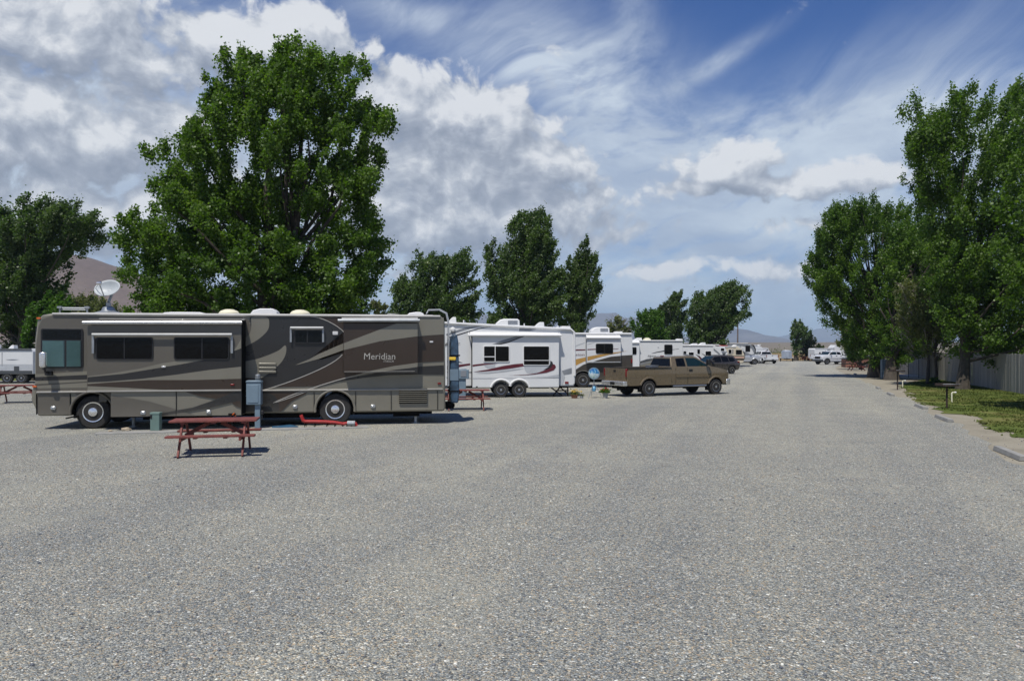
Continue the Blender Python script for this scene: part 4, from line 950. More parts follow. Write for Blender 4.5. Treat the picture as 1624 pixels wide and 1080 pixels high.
def build_trailer3():
    ang = R(6); W2 = 1.22; Yr = 63.; cN = Vector(((1083.-CX)/F*Yr, Yr)); ud = Vector((math.cos(ang), math.sin(ang))); nd = Vector((-math.sin(ang), math.cos(ang)))
    L = 10.; c = cN-ud*L/2+nd*W2; fr = Fr(c.x, c.y, ang)
    t = thing('motorhome', 'plain white motorhome with one dark square window seen over the tan pickup cab', 'motorhome', (c.x, c.y, .012), ang)
    S = Side(fr, -W2); P = lambda *p: S.p(z4, p); uR, zt = P((1030, 303))[0]; u0 = -L/2; zb = .5; wr = .42; ra = .52; wu = uR-2.6; a0 = -2
    out = [(u0+.1, zb), (u0-.05, 1.4), (u0+.15, zt-.3), (u0+.4, zt), (uR-.02, zt), (uR, zt-.1), (uR, zb)] + arc(wu, wr, ra, 8, 172, 12)+arc(u0+1.3, wr, ra, 8, 172, 12)
    shell(t, S, out, W2, vW, [(wu, wr, ra), (u0+1.3, wr, ra)], bevel=.03)
    D = [(vLG, P((690,306),(1027,306),(1027,322),(690,322))),
         (vDG, P((775,410),(815,398),(880,385),(880,395),(815,406),(790,411))), (vDG, P((946,378),(1000,372),(1000,374),(946,382))),
         (vDG, P((560,478),(620,472),(668,468),(668,478),(610,488),(560,492))), (vDG, P((686,474),(740,455),(835,444),(835,449),(760,470),(700,486),(686,490))),
         (vTN, P((560,505),(690,492),(760,470),(840,447),(900,440),(900,470),(800,505),(690,520),(560,525))), (vMG, P((686,496),(760,477),(830,455),(840,457),(770,482),(690,503))), (vBR, P((560,530),(690,522),(800,508),(1027,480),(1027,620),(560,640)))]
    decals(t, S, D)
    tx = MB(); (x0, y0), (x1, y1) = P((742, 443), (808, 421)); text_mesh(tx, 'Alpine', x0, y0, x1, y1, -W2-.03, vDG, .3); tx.build('lettering', VP, t, recalc=False)
    (w0, h0), (w1, h1) = P((880, 416), (946, 339)); window(t, w0, h0, w1, h1, -W2-.02, .08, .03)
    v1 = -W2-.3; Q = Side(fr, v1); q = lambda *p: Q.p(z4, p); (a0, b0), (a1, b1) = q((400, 520), (681, 322))
    sb = MB(); sb.box(a0, v1, b0, a1, -W2+.05, b1, vW); so_ = sb.build('slide_out', VP, t, bevel=.012)
    (w0, h0), (w1, h1) = q((585, 418), (657, 360)); window(so_, w0, h0, w1, h1, v1-.012, .08, .03)
    tp = MB(); tp.tube([(a0, v1-.06, b1-.02), (a1+.02, v1-.06, b1-.02)], .04, 0, 8); tp.poly([(a0, v1-.06, b1+.02), (a1, v1-.06, b1+.02), (a1, -W2, b1+.2), (a0, -W2, b1+.2)]); tp.build('slide_topper', [whiteb], t)
    a = P((832, 356))[0]; small_lamp(t, a[0], a[1], -W2, lampw, .05, .06, 'porch_light')
    def rz(x): return fr.uz(*z4(x, 240), -.3)[0]
    k = MB(); k.lathe([(.32, 0), (.3, .1), (.15, .18), (.001, .2)], (rz(742), -.3, zt), 'z', 0, 16); k.build('dome_vent', [cream], t)
    roof_vent(t, rz(632), rz(700), zt, h=.2); roof_vent(t, rz(980), rz(1028), zt, h=.12, slope=False)
    g = MB(); g.tube([(u0+.4, -W2-.02, zt-.05), (uR-.02, -W2-.02, zt-.05)], .05, 0, 8); g.build('roof_gutter', [whiteb], t)
    ub = MB(); ub.box(u0+1, -W2+.2, .3, uR-.3, W2-.2, zb+.1, 0); ub.build('chassis', [blackm], t)
    for s_ in (-1, 1): wheel(t, wu, s_*1.03, wr, .26, s_, 'alu', .6); wheel(t, u0+1.3, s_*1.03, wr, .26, s_, 'alu', .6)
build_trailer3()

def far_rv(label, px0, px1, pytop, Y, ang, base=vW, kind='travel_trailer', cat='trailer', nose='flat', zb=.6, wheels=2, wins=(), stripes=(), zf=z5, acs=(), cap=None, text=None, W2=1.22, roofm=None, Lmin=0, wheelu=.0, dblack=None):
    """trailer or camper whose near side spans px0..px1 at depth Y; windows and stripes in photo coordinates of zf"""
    ang = R(ang); xm = ((px0+px1)/2-CX)/F*Y; L = max((px1-px0)/F*Y/math.cos(ang), Lmin); nd = Vector((-math.sin(ang), math.cos(ang))); ud = Vector((math.cos(ang), math.sin(ang)))
    pr = Vector(((px1-CX)/F*Y, Y)); c = pr-ud*L/2+nd*W2 if Lmin else Vector((xm, Y))+nd*W2
    fr = Fr(c.x, c.y, ang); t = thing(kind, label, cat, (c.x, c.y, .012), ang); S = Side(fr, -W2); P = lambda *p: S.p(zf, p)
    u1 = L/2; u0 = -L/2; zt = H+(CY-pytop)/F*Y; wr = .36; ra = .44
    wu = [wheelu-.45, wheelu+.45] if wheels == 2 else [wheelu]
    if nose == 'classc': wu = [u0+L*.24, u1-L*.16]; wr = .36
    if nose == 'classc_r': wu = [u0+L*.22, u1-L*.2]
    ar = []
    a0 = math.degrees(math.asin(max(-1, min(1, (zb-wr)/ra)))) if zb-wr < ra else 80
    for w_ in reversed(wu): ar += arc(w_, wr, ra, a0, 180-a0, 8)
    if wheels == 2: # merge
        m_ = (wu[0]+wu[1])/2; ar = [p for p in ar if not (abs(p[0]-m_) < .06)]
    if nose == 'flat': o = [(u0, zb), (u0, zt-.2), (u0+.2, zt), (u1-.2, zt), (u1, zt-.2), (u1, zb)]
    elif nose == 'fifth': o = [(u0, zb), (u0, zt-.15), (u0+.15, zt), (u1-1.1, zt), (u1-.4, zt-.3), (u1-.05, zt-1.0), (u1-.15, 1.45), (u1-2.2, 1.35), (u1-2.4, zb)]
    elif nose == 'round': o = [(u0, zb), (u0, zt-.15), (u0+.15, zt), (u1-.9, zt-.03), (u1-.35, zt-.35), (u1-.05, zt-.95), (u1, 1.3), (u1-.15, zb+.1), (u1-.3, zb)]
    elif nose == 'classc_r': o = [(u0, zb), (u0, zt-.1), (u0+.1, zt), (u1-1.4, zt), (u1-.95, zt-.35), (u1-.75, zt-.9), (u1-.55, 1.9), (u1-.05, 1.35), (u1, .75), (u1, zb)]
    else: o = [(u0, zb), (u0, .95), (u0+.9, 1.15), (u0+.55, 1.9), (u0+.6, zt-.5), (u0+1.1, zt), (u1-.1, zt), (u1, zt-.1), (u1, zb)]
    keep = [p for p in ar if p[0] > u0+.1 and p[0] < u1-.1]
    shell(t, S, o+keep, W2, base, [(w_, wr, ra) for w_ in wu], bevel=.03)
    D = [(m, P(*pts), (u0+.02, zb+.01, u1-.02, zt-.05)) for m, pts in stripes]
    if D: decals(t, S, D)
    for x0, y0, x1, y1, fm in wins:
        (a, b), (c_, d) = P((x0, y1), (x1, y0)); window(t, a, b, c_, d, -W2-.02, .06, .03, fm=fm)
    g = MB(); g.tube([(u0+.1, -W2-.02, zt-.05), (u1-(1.1 if nose in ('fifth', 'round', 'classc_r') else .1), -W2-.02, zt-.05)], .05, 0, 8); g.build('roof_gutter', [roofm or whiteb], t)
    for x0, x1, h in acs:
        a = fr.uz(*zf(x0, 340), -.3)[0]; b = fr.uz(*zf(x1, 340), -.3)[0]; roof_vent(t, a, b, zt, h=h)
    ub = MB(); ub.box(u0+.4, -W2+.2, .32, u1-(2.5 if nose == 'fifth' else .5), W2-.2, zb+.1, 0); ub.build('chassis', [blackm], t)
    if nose == 'fifth':
        lg = MB(); lg.box(u1-2.3, -W2+.3, .03, u1-2.15, -W2+.45, zb+.8); lg.box(u1-2.3, W2-.45, .03, u1-2.15, W2-.3, zb+.8); lg.build('landing_leg', [steel], t)
    if text:
        tx = MB(); (a, b), (c_, d) = P(text[1], text[2]); text_mesh(tx, text[0], a, b, c_, d, -W2-.03, text[3], .2, .01); tx.build('lettering', VP, t, recalc=False)
    for s_ in (-1, 1):
        for w_ in wu: wheel(t, w_, s_*(W2-.14), wr, .22, s_, 'alu', .58)
    return t, fr

zA = lambda x, y: (880+x/5.075, 480+y/5.075)
far_rv('white travel trailer with red roof edge and black awning pole behind the grey brown SUV', 1084, 1147, 547.5, 80, 6, nose='round', Lmin=8, wins=[(22,448,48,470,dkgrey),(68,455,118,487,whiteb),(150,430,174,470,dkgrey),(222,445,278,490,whiteb)],
       stripes=[(vRD, [(20,390),(300,392),(300,398),(20,396)]), (vDG, [(18,398),(260,402),(260,405),(18,402)]), (vMG, [(20,470),(70,480),(110,490),(70,492),(20,482)]), (vDG, [(130,475),(170,490),(200,520),(185,520),(160,500)]), (vMA, [(150,492),(190,512),(215,545),(200,545),(175,520)]), (vDG, [(185,465),(240,490),(300,520),(290,526),(230,500)]), (vMG, [(300,420),(360,470),(350,480),(300,440)])],
       acs=[(75,150,.18),(158,225,.26)], text=('OUTBACK', (22, 497), (75, 487), vDG), wheelu=.8)
far_rv('white fifth wheel trailer with red roof stripe and dark nose curve behind the beige camper', 1105, 1155, 546.5, 88, 6, nose='fifth', Lmin=9, wins=[(362,418,398,446,whiteb)],
       stripes=[(vRD, [(270,391),(430,394),(430,401),(270,398)]), (vDG, [(300,410),(340,450),(370,485),(360,490),(325,452)]), (vMG, [(360,455),(425,450),(425,458),(365,470)]), (vDG, [(365,470),(415,462),(405,480),(370,485)])], zb=.7)
far_rv('long dark grey fifth wheel with white stripe and black curved nose among the far trailers', 1138, 1199, 544.5, 104, 6, base=vMG, nose='fifth', Lmin=10, wins=[(592,395,636,452,dkgrey)], roofm=whiteb,
       stripes=[(vLG, [(440,385),(650,384),(650,391),(440,392)]), (vW, [(500,398),(560,400),(650,425),(672,470),(650,478),(500,420)]), (vBK, [(640,388),(672,392),(690,425),(688,460),(676,475),(680,430),(664,402)]), (vDG, [(480,430),(590,455),(590,520),(480,520)]), (vWH, [(620,460),(650,450),(640,475)])], zb=.7)
far_rv('small beige camper with brown stripe at its rear corner, beside the silver pickup', 1152, 1181, 549.5, 93, 6, base=vBE, kind='camper', cat='camper', nose='round', Lmin=6, wins=[(434,430,466,472,whiteb),(504,435,560,477,dkgrey),(470,425,482,470,whiteb)],
       stripes=[(vBR, [(434,487),(582,490),(582,497),(434,494)]), (vRD, [(434,500),(582,503),(582,508),(434,505)]), (vBR, [(434,512),(580,514),(580,532),(434,530)]), (vLG, [(430,388),(510,400),(510,406),(430,396)])], wheels=1, acs=[(470,510,.2)])
far_rv('rounded white fifth wheel trailer between the dark nosed fifth wheel and the white pickup', 1180, 1212, 547.5, 124, 6, nose='round', Lmin=8.5, wins=[], stripes=[(vLG, [(680,448),(766,450),(766,455),(680,453)]), (vMA, [(680,475),(766,478),(766,500),(680,500)]), (vLG, [(680,430),(766,432),(766,436),(680,434)])], acs=[(705,735,.1)], zb=.7)
far_rv('narrow white trailer end with one dark window behind the white pickup', 1206, 1219, 551.5, 131, 6, Lmin=7, wins=[(787,432,799,458,dkgrey)], stripes=[(vLG, [(770,418),(803,419),(803,423),(770,422)])])
far_rv('white fifth wheel trailer behind the white pickups on the right of the lot', 1318, 1353, 547, 148, 186-180, nose='classc', Lmin=0, kind='camper', cat='camper', wins=[(1500,424,1530,445,dkgrey)], stripes=[], acs=[])
far_rv('low white camper with a dark window beyond the pickups on the right', 1308, 1322, 552.5, 142, 6, kind='camper', cat='camper', wins=[(1345,435,1375,468,dkgrey)], Lmin=3.6, wheels=1)
# grey travel trailer at the far left, behind the table
def zL_(x, y): return (x/3.6, 440+y/3.6)
tl, _ = far_rv('white and dark grey travel trailer under the tree at the left edge', -60, 50, 553.0, 51.5, 4, nose='flat', Lmin=0, wins=[], zf=zL_, zb=.62, wheelu=0, acs=[(50,85,.22), (-60,-10,.26)],
       stripes=[(vLG, [(-300,412),(185,412),(185,428),(-300,428)]), (vLG, [(-300,495),(185,497),(185,510),(-300,508)]), (vMG, [(10,428),(14,428),(14,580),(10,580)]), (vLG, [(-300,508),(185,510),(185,530),(-300,530)]), (vDG, [(-300,533),(185,533),(185,600),(-300,600)]), (vDG, [(80,508),(110,508),(110,535),(80,535)]),
                (vMG, [(30,470),(70,468),(110,470),(70,474)])], roofm=dkgrey)
for w_ in [o for o in tl.children if o.name.startswith('wheel')]:
    w_.location.x += (67.5/3.6-CX)/F*51.5 - tl.location.x

# ================================================================ PICKUPS, SUV, CAR
def surf(mb, out, wf, off, m, side=-1):
    mb.poly([(u, side*(wf(u, z)+off), z) for u, z in (out if side < 0 else out[::-1])], m)

def pickup(name, label, loc, rz, paint, group=None, clad=None, L=6.15, bed=2.45, lift=.0, arch_trim=True, detail=True, wr=.385):
    """nose towards +x, tail at -x"""
    t = thing(name, label, 'pickup', loc, rz, group); M = [paint, blackm, black]
    x = lambda u: u-L/2; wr_u, wf_u = x(1.28), x(L-.93); ra = .47; zb = .52+lift
    def wf(u, z):
        w = .985-.035*max(0, (.95-z))/.4-.05*max(0, z-1.1)/.3
        return w-.10*max(0, (u-x(L-.75))/.75)**2
    bz = 1.37+lift
    a0 = math.degrees(math.asin((zb-wr)/ra))
    arR, arF = arc(wr_u, wr, ra, a0, 180-a0, 12), arc(wf_u, wr, ra, a0, 180-a0, 12)
    floor = .92+lift
    o = [(x(.02), zb+.1), (x(.02), floor), (x(bed+.12), floor), (x(bed+.12), bz), (x(bed+.35), bz+.01), (x(L-1.32), bz+.03), (x(L-1.2), bz+.035), (x(L-.5), bz-.09), (x(L-.16), bz-.17), (x(L-.06), bz-.27), (x(L-.02), bz-.55), (x(L-.02), zb+.18), (x(L-.12), zb+.05)]
    o += arF + arR; o.append((x(.15), zb))
    b = MB(); zc = (.75, .95, 1.1, 1.2, 1.3); b.slab(o, wf, zc, (x(L-.75), x(L-.5), x(L-.3), x(L-.15)), 0, [(wr_u, wr, ra), (wf_u, wr, ra)], 1)
    # bed sides with arches left open by the body, rails above the floor
    bo = [(x(.0), floor-.02), (x(.0), bz-.02), (x(.03), bz), (x(bed+.125), bz), (x(bed+.125), floor-.02)]
    b.slab(bo, lambda u, z: wf(u, z)+.004, (.95, 1.1, 1.2, 1.3), (), 0, (), 1, inner=lambda u, z: wf(u, z)-.09)
    b.build('body', M, t, bevel=.025)
    tg = MB(); w0 = .86; tg.box(x(-.03), -w0, zb+.14, x(.05), w0, bz-.01, 0); tgo = tg.build('tailgate', M, t, bevel=.02)
    h = MB(); h.box(x(-.05), -.09, bz-.18, x(-.02), .09, bz-.10, 0); h.build('handle', [black], tgo)
    bl = MB(); bl.box(x(.04), -.86, floor+.0, x(bed+.1), .86, floor+.02, 0)
    for s_ in (-1, 1): bl.box(x(.0), s_*.935-.055, bz, x(bed+.1), s_*.935+.055, bz+.018, 0)
    bl.box(x(-.03), -.88, bz-.01, x(.06), .88, bz+.015, 0); bl.build('bed_liner', [black], t)
    # cab
    def gw(u, z): return .925-.27*max(0, z-bz)/.6-.02
    rz_ = bz+.55
    co = [(x(bed+.15), bz-.02), (x(bed+.27), rz_-.07), (x(bed+.40), rz_-.01), (x(bed+1.2), rz_+.015), (x(L-2.15), rz_), (x(L-1.95), rz_-.05), (x(L-1.18), bz+.03), (x(L-1.3), bz-.02)]
    cb = MB(); cb.slab(co, gw, (bz+.06, bz+.2, bz+.35, bz+.45), (), 0); cb.build('cab', M, t, bevel=.045, seg=3)
    gl = MB()
    for s_ in (-1, 1):
        rw = [(x(bed+.50), bz+.055), (x(bed+.54), rz_-.12), (x(bed+1.06), rz_-.09), (x(bed+1.06), bz+.055)] if bed > 2 else [(x(bed+.32), bz+.055), (x(bed+.45), rz_-.12), (x(bed+1.1), rz_-.09), (x(bed+1.1), bz+.055)]
        g1 = MB(); surf(g1, rw, gw, .008, 0, s_); g1.build('side_window', [glass], t, recalc=False)
        fw = [(x(bed+1.17), bz+.055), (x(bed+1.17), rz_-.09), (x(L-2.12), rz_-.09), (x(L-1.97), rz_-.15), (x(L-1.42), bz+.12), (x(L-1.38), bz+.055)]
        g2 = MB(); surf(g2, fw, gw, .008, 0, s_); g2.build('side_window', [glass_t], t, recalc=False)
    ws = MB(); za, zb_ = bz+.06, rz_-.07; q0 = x(L-1.18)+.0; q1 = x(L-1.95)
    def wsu(z): return q0+(q1-q0)*(z-bz-.03)/(rz_-.05-bz-.03)+.006
    ws.poly([(wsu(za)+.01, -gw(0, za)+.07, za), (wsu(za)+.01, gw(0, za)-.07, za), (wsu(zb_)+.01, gw(0, zb_)-.06, zb_), (wsu(zb_)+.01, -gw(0, zb_)+.06, zb_)]); ws.build('windscreen', [glass_t], t, recalc=False)
    rwn = MB(); u_a, u_b = x(bed+.15)-.012, x(bed+.27)-.012
    rwn.poly([(u_a+.02, -.80, bz+.07), (u_b, -.66, rz_-.12), (u_b, .66, rz_-.12), (u_a+.02, .80, bz+.07)]); rwn.build('rear_window', [glass], t, recalc=False)
    # doors: seams and handles on each side
    for s_ in (-1, 1):
        sm = MB()
        for u in (x(bed+.38), x(bed+1.11), x(L-1.32)): sm.poly([(u-.008, s_*(wf(u, zb+.05)+.006), zb+.05), (u+.008, s_*(wf(u, zb+.05)+.006), zb+.05), (u+.008, s_*(wf(u, 1.0)+.006), 1.0), (u+.008, s_*(wf(u, bz-.02)+.008), bz-.02), (u-.008, s_*(wf(u, bz-.02)+.008), bz-.02), (u-.008, s_*(wf(u, 1.0)+.006), 1.0)])
        sm.poly([(x(bed+.12), s_*.99, zb+.06), (x(bed+.135), s_*.99, zb+.06), (x(bed+.135), s_*(wf(0, bz)+.01), bz), (x(bed+.12), s_*(wf(0, bz)+.01), bz)])
        sm.build('door_seam', [blackm], t, recalc=False)
        dh = MB(); dh.prism(rrect(x(bed+1.2), bz-.20, x(bed+1.42), bz-.09, .03), min(s_*.955, s_*.992), max(s_*.955, s_*.992)); dh.build('door_handle', [black], t, bevel=.01)
        md = MB(); md.beam((x(bed+.4), s_*.995, .93+lift), (x(L-1.4), s_*.995, .93+lift), .03, .06); md.build('side_moulding', [paint], t, bevel=.008)
        if arch_trim:
            for cu in (wr_u, wf_u):
                lp = MB(); lp.tube([(p[0], s_*(wf(p[0], p[1])+.0), p[1]) for p in arc(cu, wr, ra+.045, a0+2, 178-a0, 16)], .055, 0, 8); lp.build('wheel_arch_trim', [clad or paint], t)
        mi = MB(); mi.prism(rrect(x(L-1.62), bz+.10, x(L-1.44), bz+.40, .05), min(s_*1.02, s_*1.2), max(s_*1.02, s_*1.2)); mi.beam((x(L-1.52), s_*.92, bz+.12), (x(L-1.52), s_*1.05, bz+.18), .06, .08); mi.build('mirror', [black], t, bevel=.03)
        tl_ = MB(); tl_.box(x(-.04), min(s_*.865, s_*.965), bz-.42, x(.09), max(s_*.865, s_*.965), bz-.03, 0); tl_.build('tail_light', [lampred], t, bevel=.03)
        hl = MB(); hl.box(x(L-.16), min(s_*.55, s_*.86), bz-.40, x(L-.01), max(s_*.55, s_*.86), bz-.22, 0); hl.build('headlight', [lampw], t, bevel=.03)
        st = MB(); st.tube([(x(bed+.2), s_*.95, zb-.05), (x(L-1.55), s_*.95, zb-.05)], .045, 0, 8); st.build('side_step', [alu], t)
        wheel(t, wr_u, s_*.86, wr, .26, s_, 'alu', .62); wheel(t, wf_u, s_*.86, wr, .26, s_, 'alu', .62)
        mf = MB(); mf.box(wr_u-.52, s_*.87-.12, .22, wr_u-.50, s_*.87+.12, zb+.06); mf.build('mud_flap', [blackm], t); mf = MB(); mf.box(wf_u-.52, s_*.87-.12, .22, wf_u-.50, s_*.87+.12, zb+.06); mf.build('mud_flap', [blackm], t)
    rb = MB(); rb.box(x(-.17), -.95, zb-.0, x(.06), .95, zb+.22, 0); rb.box(x(-.19), -.2, zb+.03, x(-.1), .2, zb+.19, 1); rb.build('rear_bumper', [chrome, black], t, bevel=.03)
    fb = MB(); fb.box(x(L-.2), -.93, zb-.06, x(L+.07), .93, zb+.25, 0); fb.build('front_bumper', [chrome if clad is None else clad], t, bevel=.05)
    gr = MB(); gr.box(x(L-.1), -.52, bz-.52, x(L+.0), .52, bz-.20, 0); gr.build('grille', [blackm], t, bevel=.02)
    bt = MB(); bt.beam((x(bed+.30), -.1, rz_-.0), (x(bed+.30), .1, rz_-.0), .1, .05); bt.build('brake_light', [lampred], t, bevel=.01)
    ub = MB(); ub.box(x(.2), -.6, .36, x(L-.3), .6, zb+.1, 0); ub.tube([(wr_u, -.8, wr), (wr_u, .8, wr)], .09); ub.tube([(wf_u, -.8, wr), (wf_u, .8, wr)], .06); ub.build('chassis', [blackm], t)
    return t

# tan pickup: rear wheel and front wheel located on the ground
pr_, pf_ = Vector(gp(1029.0, 629.2)[:2]), Vector(gp(1135.0, 625.6)[:2])
rz = math.atan2((pf_-pr_).y, (pf_-pr_).x); base = (pf_-pr_).length; print('truck', base, math.degrees(rz))
d = (pf_-pr_).normalized(); nn = Vector((-d.y, d.x)); Lt = base+1.28+.93
ctr = pr_+d*(Lt/2-1.28)+nn*.95
tan_truck = pickup('pickup_truck', 'metallic tan extended cab pickup parked at an angle in the middle of the lot', (ctr.x, ctr.y, .012), rz, tantruck, L=Lt, bed=2.5)
ld_ = MB(); ld_.prism(rrect(-.2, .0, .35, .34, .06), -.2, .2); o = ld_.build('cooler', [pedblue], None, bevel=.02); o.location = (ctr.x, ctr.y, 0); o.rotation_euler = (0, 0, rz)
o.location = (ctr.x-d.x*1.25-nn.x*.1, ctr.y-d.y*1.25-nn.y*.1, .97); tagset(o, 'small grey blue cooler in the bed of the tan pickup', 'cooler')
gnk = MB(); gnk.box(0, 0, 0, .55, .5, .47, 0); gnk.box(-.02, -.02, .47, .57, .52, .50, 0); o = gnk.build('storage_box', [midgrey], None, bevel=.03); o.location = (ctr.x-d.x*.95+nn.x*.1, ctr.y-d.y*.95+nn.y*.1, .965); o.rotation_euler = (0, 0, rz); tagset(o, 'low grey storage box behind the cab in the bed of the tan pickup', 'box')

def suv():
    L = 4.65; t = thing('suv', 'dark grey brown SUV parked behind the nose of the tan pickup', 'SUV', (0, 0, .012), 0); x = lambda u: u-L/2   # nose at +x
    wr = .36; ra = .43; zb = .34; bz = 1.02; wr_u, wf_u = x(.95), x(L-.95)
    def wf(u, z):
        w = .93-.06*max(0, .7-z)/.36-.04*max(0, z-.85)/.2
        if z > bz: w -= .27*(z-bz)/.6
        w -= .14*max(0, (u-x(L-.9))/.9)**2+.10*max(0, (x(.7)-u)/.7)**2
        return w
    a0 = math.degrees(math.asin((zb-wr)/ra)); arR, arF = arc(wr_u, wr, ra, a0, 180-a0, 12), arc(wf_u, wr, ra, a0, 180-a0, 12)
    o = [(x(.15), zb+.03), (x(.03), .55), (x(.0), .85), (x(.08), 1.05), (x(.25), 1.35), (x(.45), 1.58), (x(.7), 1.66), (x(1.6), 1.69), (x(2.5), 1.66), (x(2.75), 1.60), (x(3.55), 1.10), (x(3.75), 1.05), (x(4.3), .97), (x(4.55), .85), (x(4.64), .65), (x(4.6), .42), (x(4.5), zb)]+arF+arR
    b = MB(); b.slab(o, wf, (.55, .7, .85, 1.02, 1.2, 1.35, 1.5, 1.6), (x(.35), x(.7), x(L-.9), x(L-.5), x(L-.2)), 0, [(wr_u, wr, ra), (wf_u, wr, ra)], 1); b.build('body', [suvpaint, blackm], t, bevel=.03, seg=3)
    for s_ in (-1, 1):
        for pts in ([(x(.42), 1.22), (x(.60), 1.47), (x(1.15), 1.54), (x(1.15), 1.12), (x(.8), 1.12)], [(x(1.22), 1.10), (x(1.22), 1.55), (x(1.95), 1.58), (x(2.0), 1.08)], [(x(2.07), 1.08), (x(2.02), 1.58), (x(2.55), 1.56), (x(2.75), 1.49), (x(3.30), 1.13), (x(3.30), 1.07)]):
            g = MB(); surf(g, pts, wf, .012, 0, s_); g.build('side_window', [glass], t, recalc=False)
        sm = MB()
        for u in (1.19, 2.05, 3.25): sm.poly([(x(u)-.007, s_*(wf(x(u), .4)+.01), .4), (x(u)+.007, s_*(wf(x(u), .4)+.01), .4), (x(u)+.007, s_*(wf(x(u), .7)+.012), .7), (x(u)+.007, s_*(wf(x(u), 1.02)+.012), 1.02), (x(u)-.007, s_*(wf(x(u), 1.02)+.012), 1.02), (x(u)-.007, s_*(wf(x(u), .7)+.012), .7)])
        sm.build('door_seam', [blackm], t, recalc=False)
        for cu in (wr_u, wf_u): lp = MB(); lp.tube([(p[0], s_*(wf(p[0], p[1])-.01), p[1]) for p in arc(cu, wr, ra+.02, 0, 180, 14)], .035, 0, 6); lp.build('wheel_arch_trim', [black], t)
        mi = MB(); mi.prism(rrect(x(3.05), 1.1, x(3.28), 1.26, .05), min(s_*.93, s_*1.1), max(s_*.93, s_*1.1)); mi.build('mirror', [suvpaint], t, bevel=.03)
        hl = MB(); hl.box(x(4.40), min(s_*.45, s_*.74), .80, x(4.60), max(s_*.45, s_*.74), .90, 0); hl.build('headlight', [lampw], t, bevel=.03)
        tl_ = MB(); tl_.box(x(.02), min(s_*.5, s_*.86), 1.0, x(.24), max(s_*.5, s_*.86), 1.14, 0); tl_.build('tail_light', [lampred], t, bevel=.03)
        rr_ = MB(); rr_.tube([(x(.7), s_*.66, 1.70), (x(2.4), s_*.66, 1.71)], .02); rr_.build('roof_rail', [black], t)
        wheel(t, wr_u, s_*.82, wr, .23, s_, 'alu', .68); wheel(t, wf_u, s_*.82, wr, .23, s_, 'alu', .68)
    ws = MB(); ws.poly([(x(3.55), -.70, 1.13), (x(3.55), .70, 1.13), (x(2.80), .60, 1.595), (x(2.80), -.60, 1.595)]); ws.build('windscreen', [glass_t], t, recalc=False)
    gr = MB(); gr.box(x(4.5), -.4, .62, x(4.66), .4, .78, 0); gr.box(x(4.45), -.8, .38, x(4.62), .8, .50, 0); gr.build('grille', [blackm], t, bevel=.02)
    return t
sv = suv(); Ysv = 70.5
# nose points to the left and a little towards the camera
sv.rotation_euler = (0, 0, R(180+24)); rw = Vector(gp(1160, 593.2)[:2]); a = R(204); hd = Vector((math.cos(a), math.sin(a))); rt = Vector((hd.y, -hd.x))
# rear wheel near the camera is on its left side, side +y in local frame
sv.location = (rw.x+hd.x*(4.65/2-.95)-(-hd.y)*.82, rw.y+hd.y*(4.65/2-.95)-hd.x*.82, .012)

def place_pickup(o, px, py, rz): X, Y, _ = gp(px, py); o.location = (X, Y, .012); o.rotation_euler = (0, 0, rz)
p2 = pickup('pickup_truck', 'silver white pickup facing right beside the beige camper, its tail hidden', (0, 0, .012), 0, sltruck, L=5.8, bed=1.85)
X, Y, _ = gp(1197, 578.3); p2.location = (X-1.96, Y+.9, .012); p2.rotation_euler = (0, 0, R(-4))
p3 = pickup('pickup_truck', 'white pickup seen from behind next to the silver cargo trailer', (0, 0, .012), 0, wtruck, L=5.9, bed=1.85)
X, Y, _ = gp(1221.5, 577.0); p3.location = (X-.2, Y+2.4, .012); p3.rotation_euler = (0, 0, R(97))
p4 = pickup('pickup_truck', 'white pickup with dark grey front bumper, front of the two on the right', (0, 0, .012), 0, wtruck, clad=dkgrey, L=5.7, bed=1.75, wr=.40)
X, Y, _ = gp(1331, 578.3); p4.location = (X-.35, Y+1.5, .012); p4.rotation_euler = (0, 0, R(180+22))
p5 = pickup('pickup_truck', 'white pickup showing its tail behind the grey bumpered pickup on the right', (0, 0, .012), 0, wtruck, L=5.9, bed=2.2)
X, Y, _ = gp(1318, 574.5); p5.location = (X+.2, Y+2.0, .012); p5.rotation_euler = (0, 0, R(24))
# dark red car mostly hidden
def low_car():
    t = thing('car', 'dark red car almost hidden behind the two pale pickups', 'car', (0, 0, .012), 0); L = 4.5; x = lambda u: u-L/2
    o = [(x(.05), .32), (x(0), .8), (x(.3), .95), (x(1.1), 1.38), (x(2.3), 1.42), (x(3.2), .98), (x(4.3), .82), (x(4.5), .5), (x(4.4), .3)]+arc(x(3.6), .32, .38, 0, 180, 8)+arc(x(.9), .32, .38, 0, 180, 8)
    b = MB(); b.slab(o, lambda u, z: .88-.3*max(0, z-.9), (.6, .9, 1.1, 1.25), (), 0, [(x(3.6), .32, .38), (x(.9), .32, .38)], 1); b.build('body', [mat('dark_red_paint', (.14, .02, .03), .3, coat=.5), blackm], t, bevel=.03)
    for s_ in (-1, 1):
        g = MB(); surf(g, [(x(.75), 1.0), (x(1.2), 1.32), (x(2.2), 1.35), (x(2.9), 1.0)], lambda u, z: .88-.3*max(0, z-.9), .01, 0, s_); g.build('side_window', [glass], t, recalc=False)
        wheel(t, x(.9), s_*.78, .32, .2, s_, 'alu'); wheel(t, x(3.6), s_*.78, .32, .2, s_, 'alu')
    return t
lc = low_car(); X, Y, _ = gp(1201, 575.2); lc.location = (X, Y, .012); lc.rotation_euler = (0, 0, R(60))

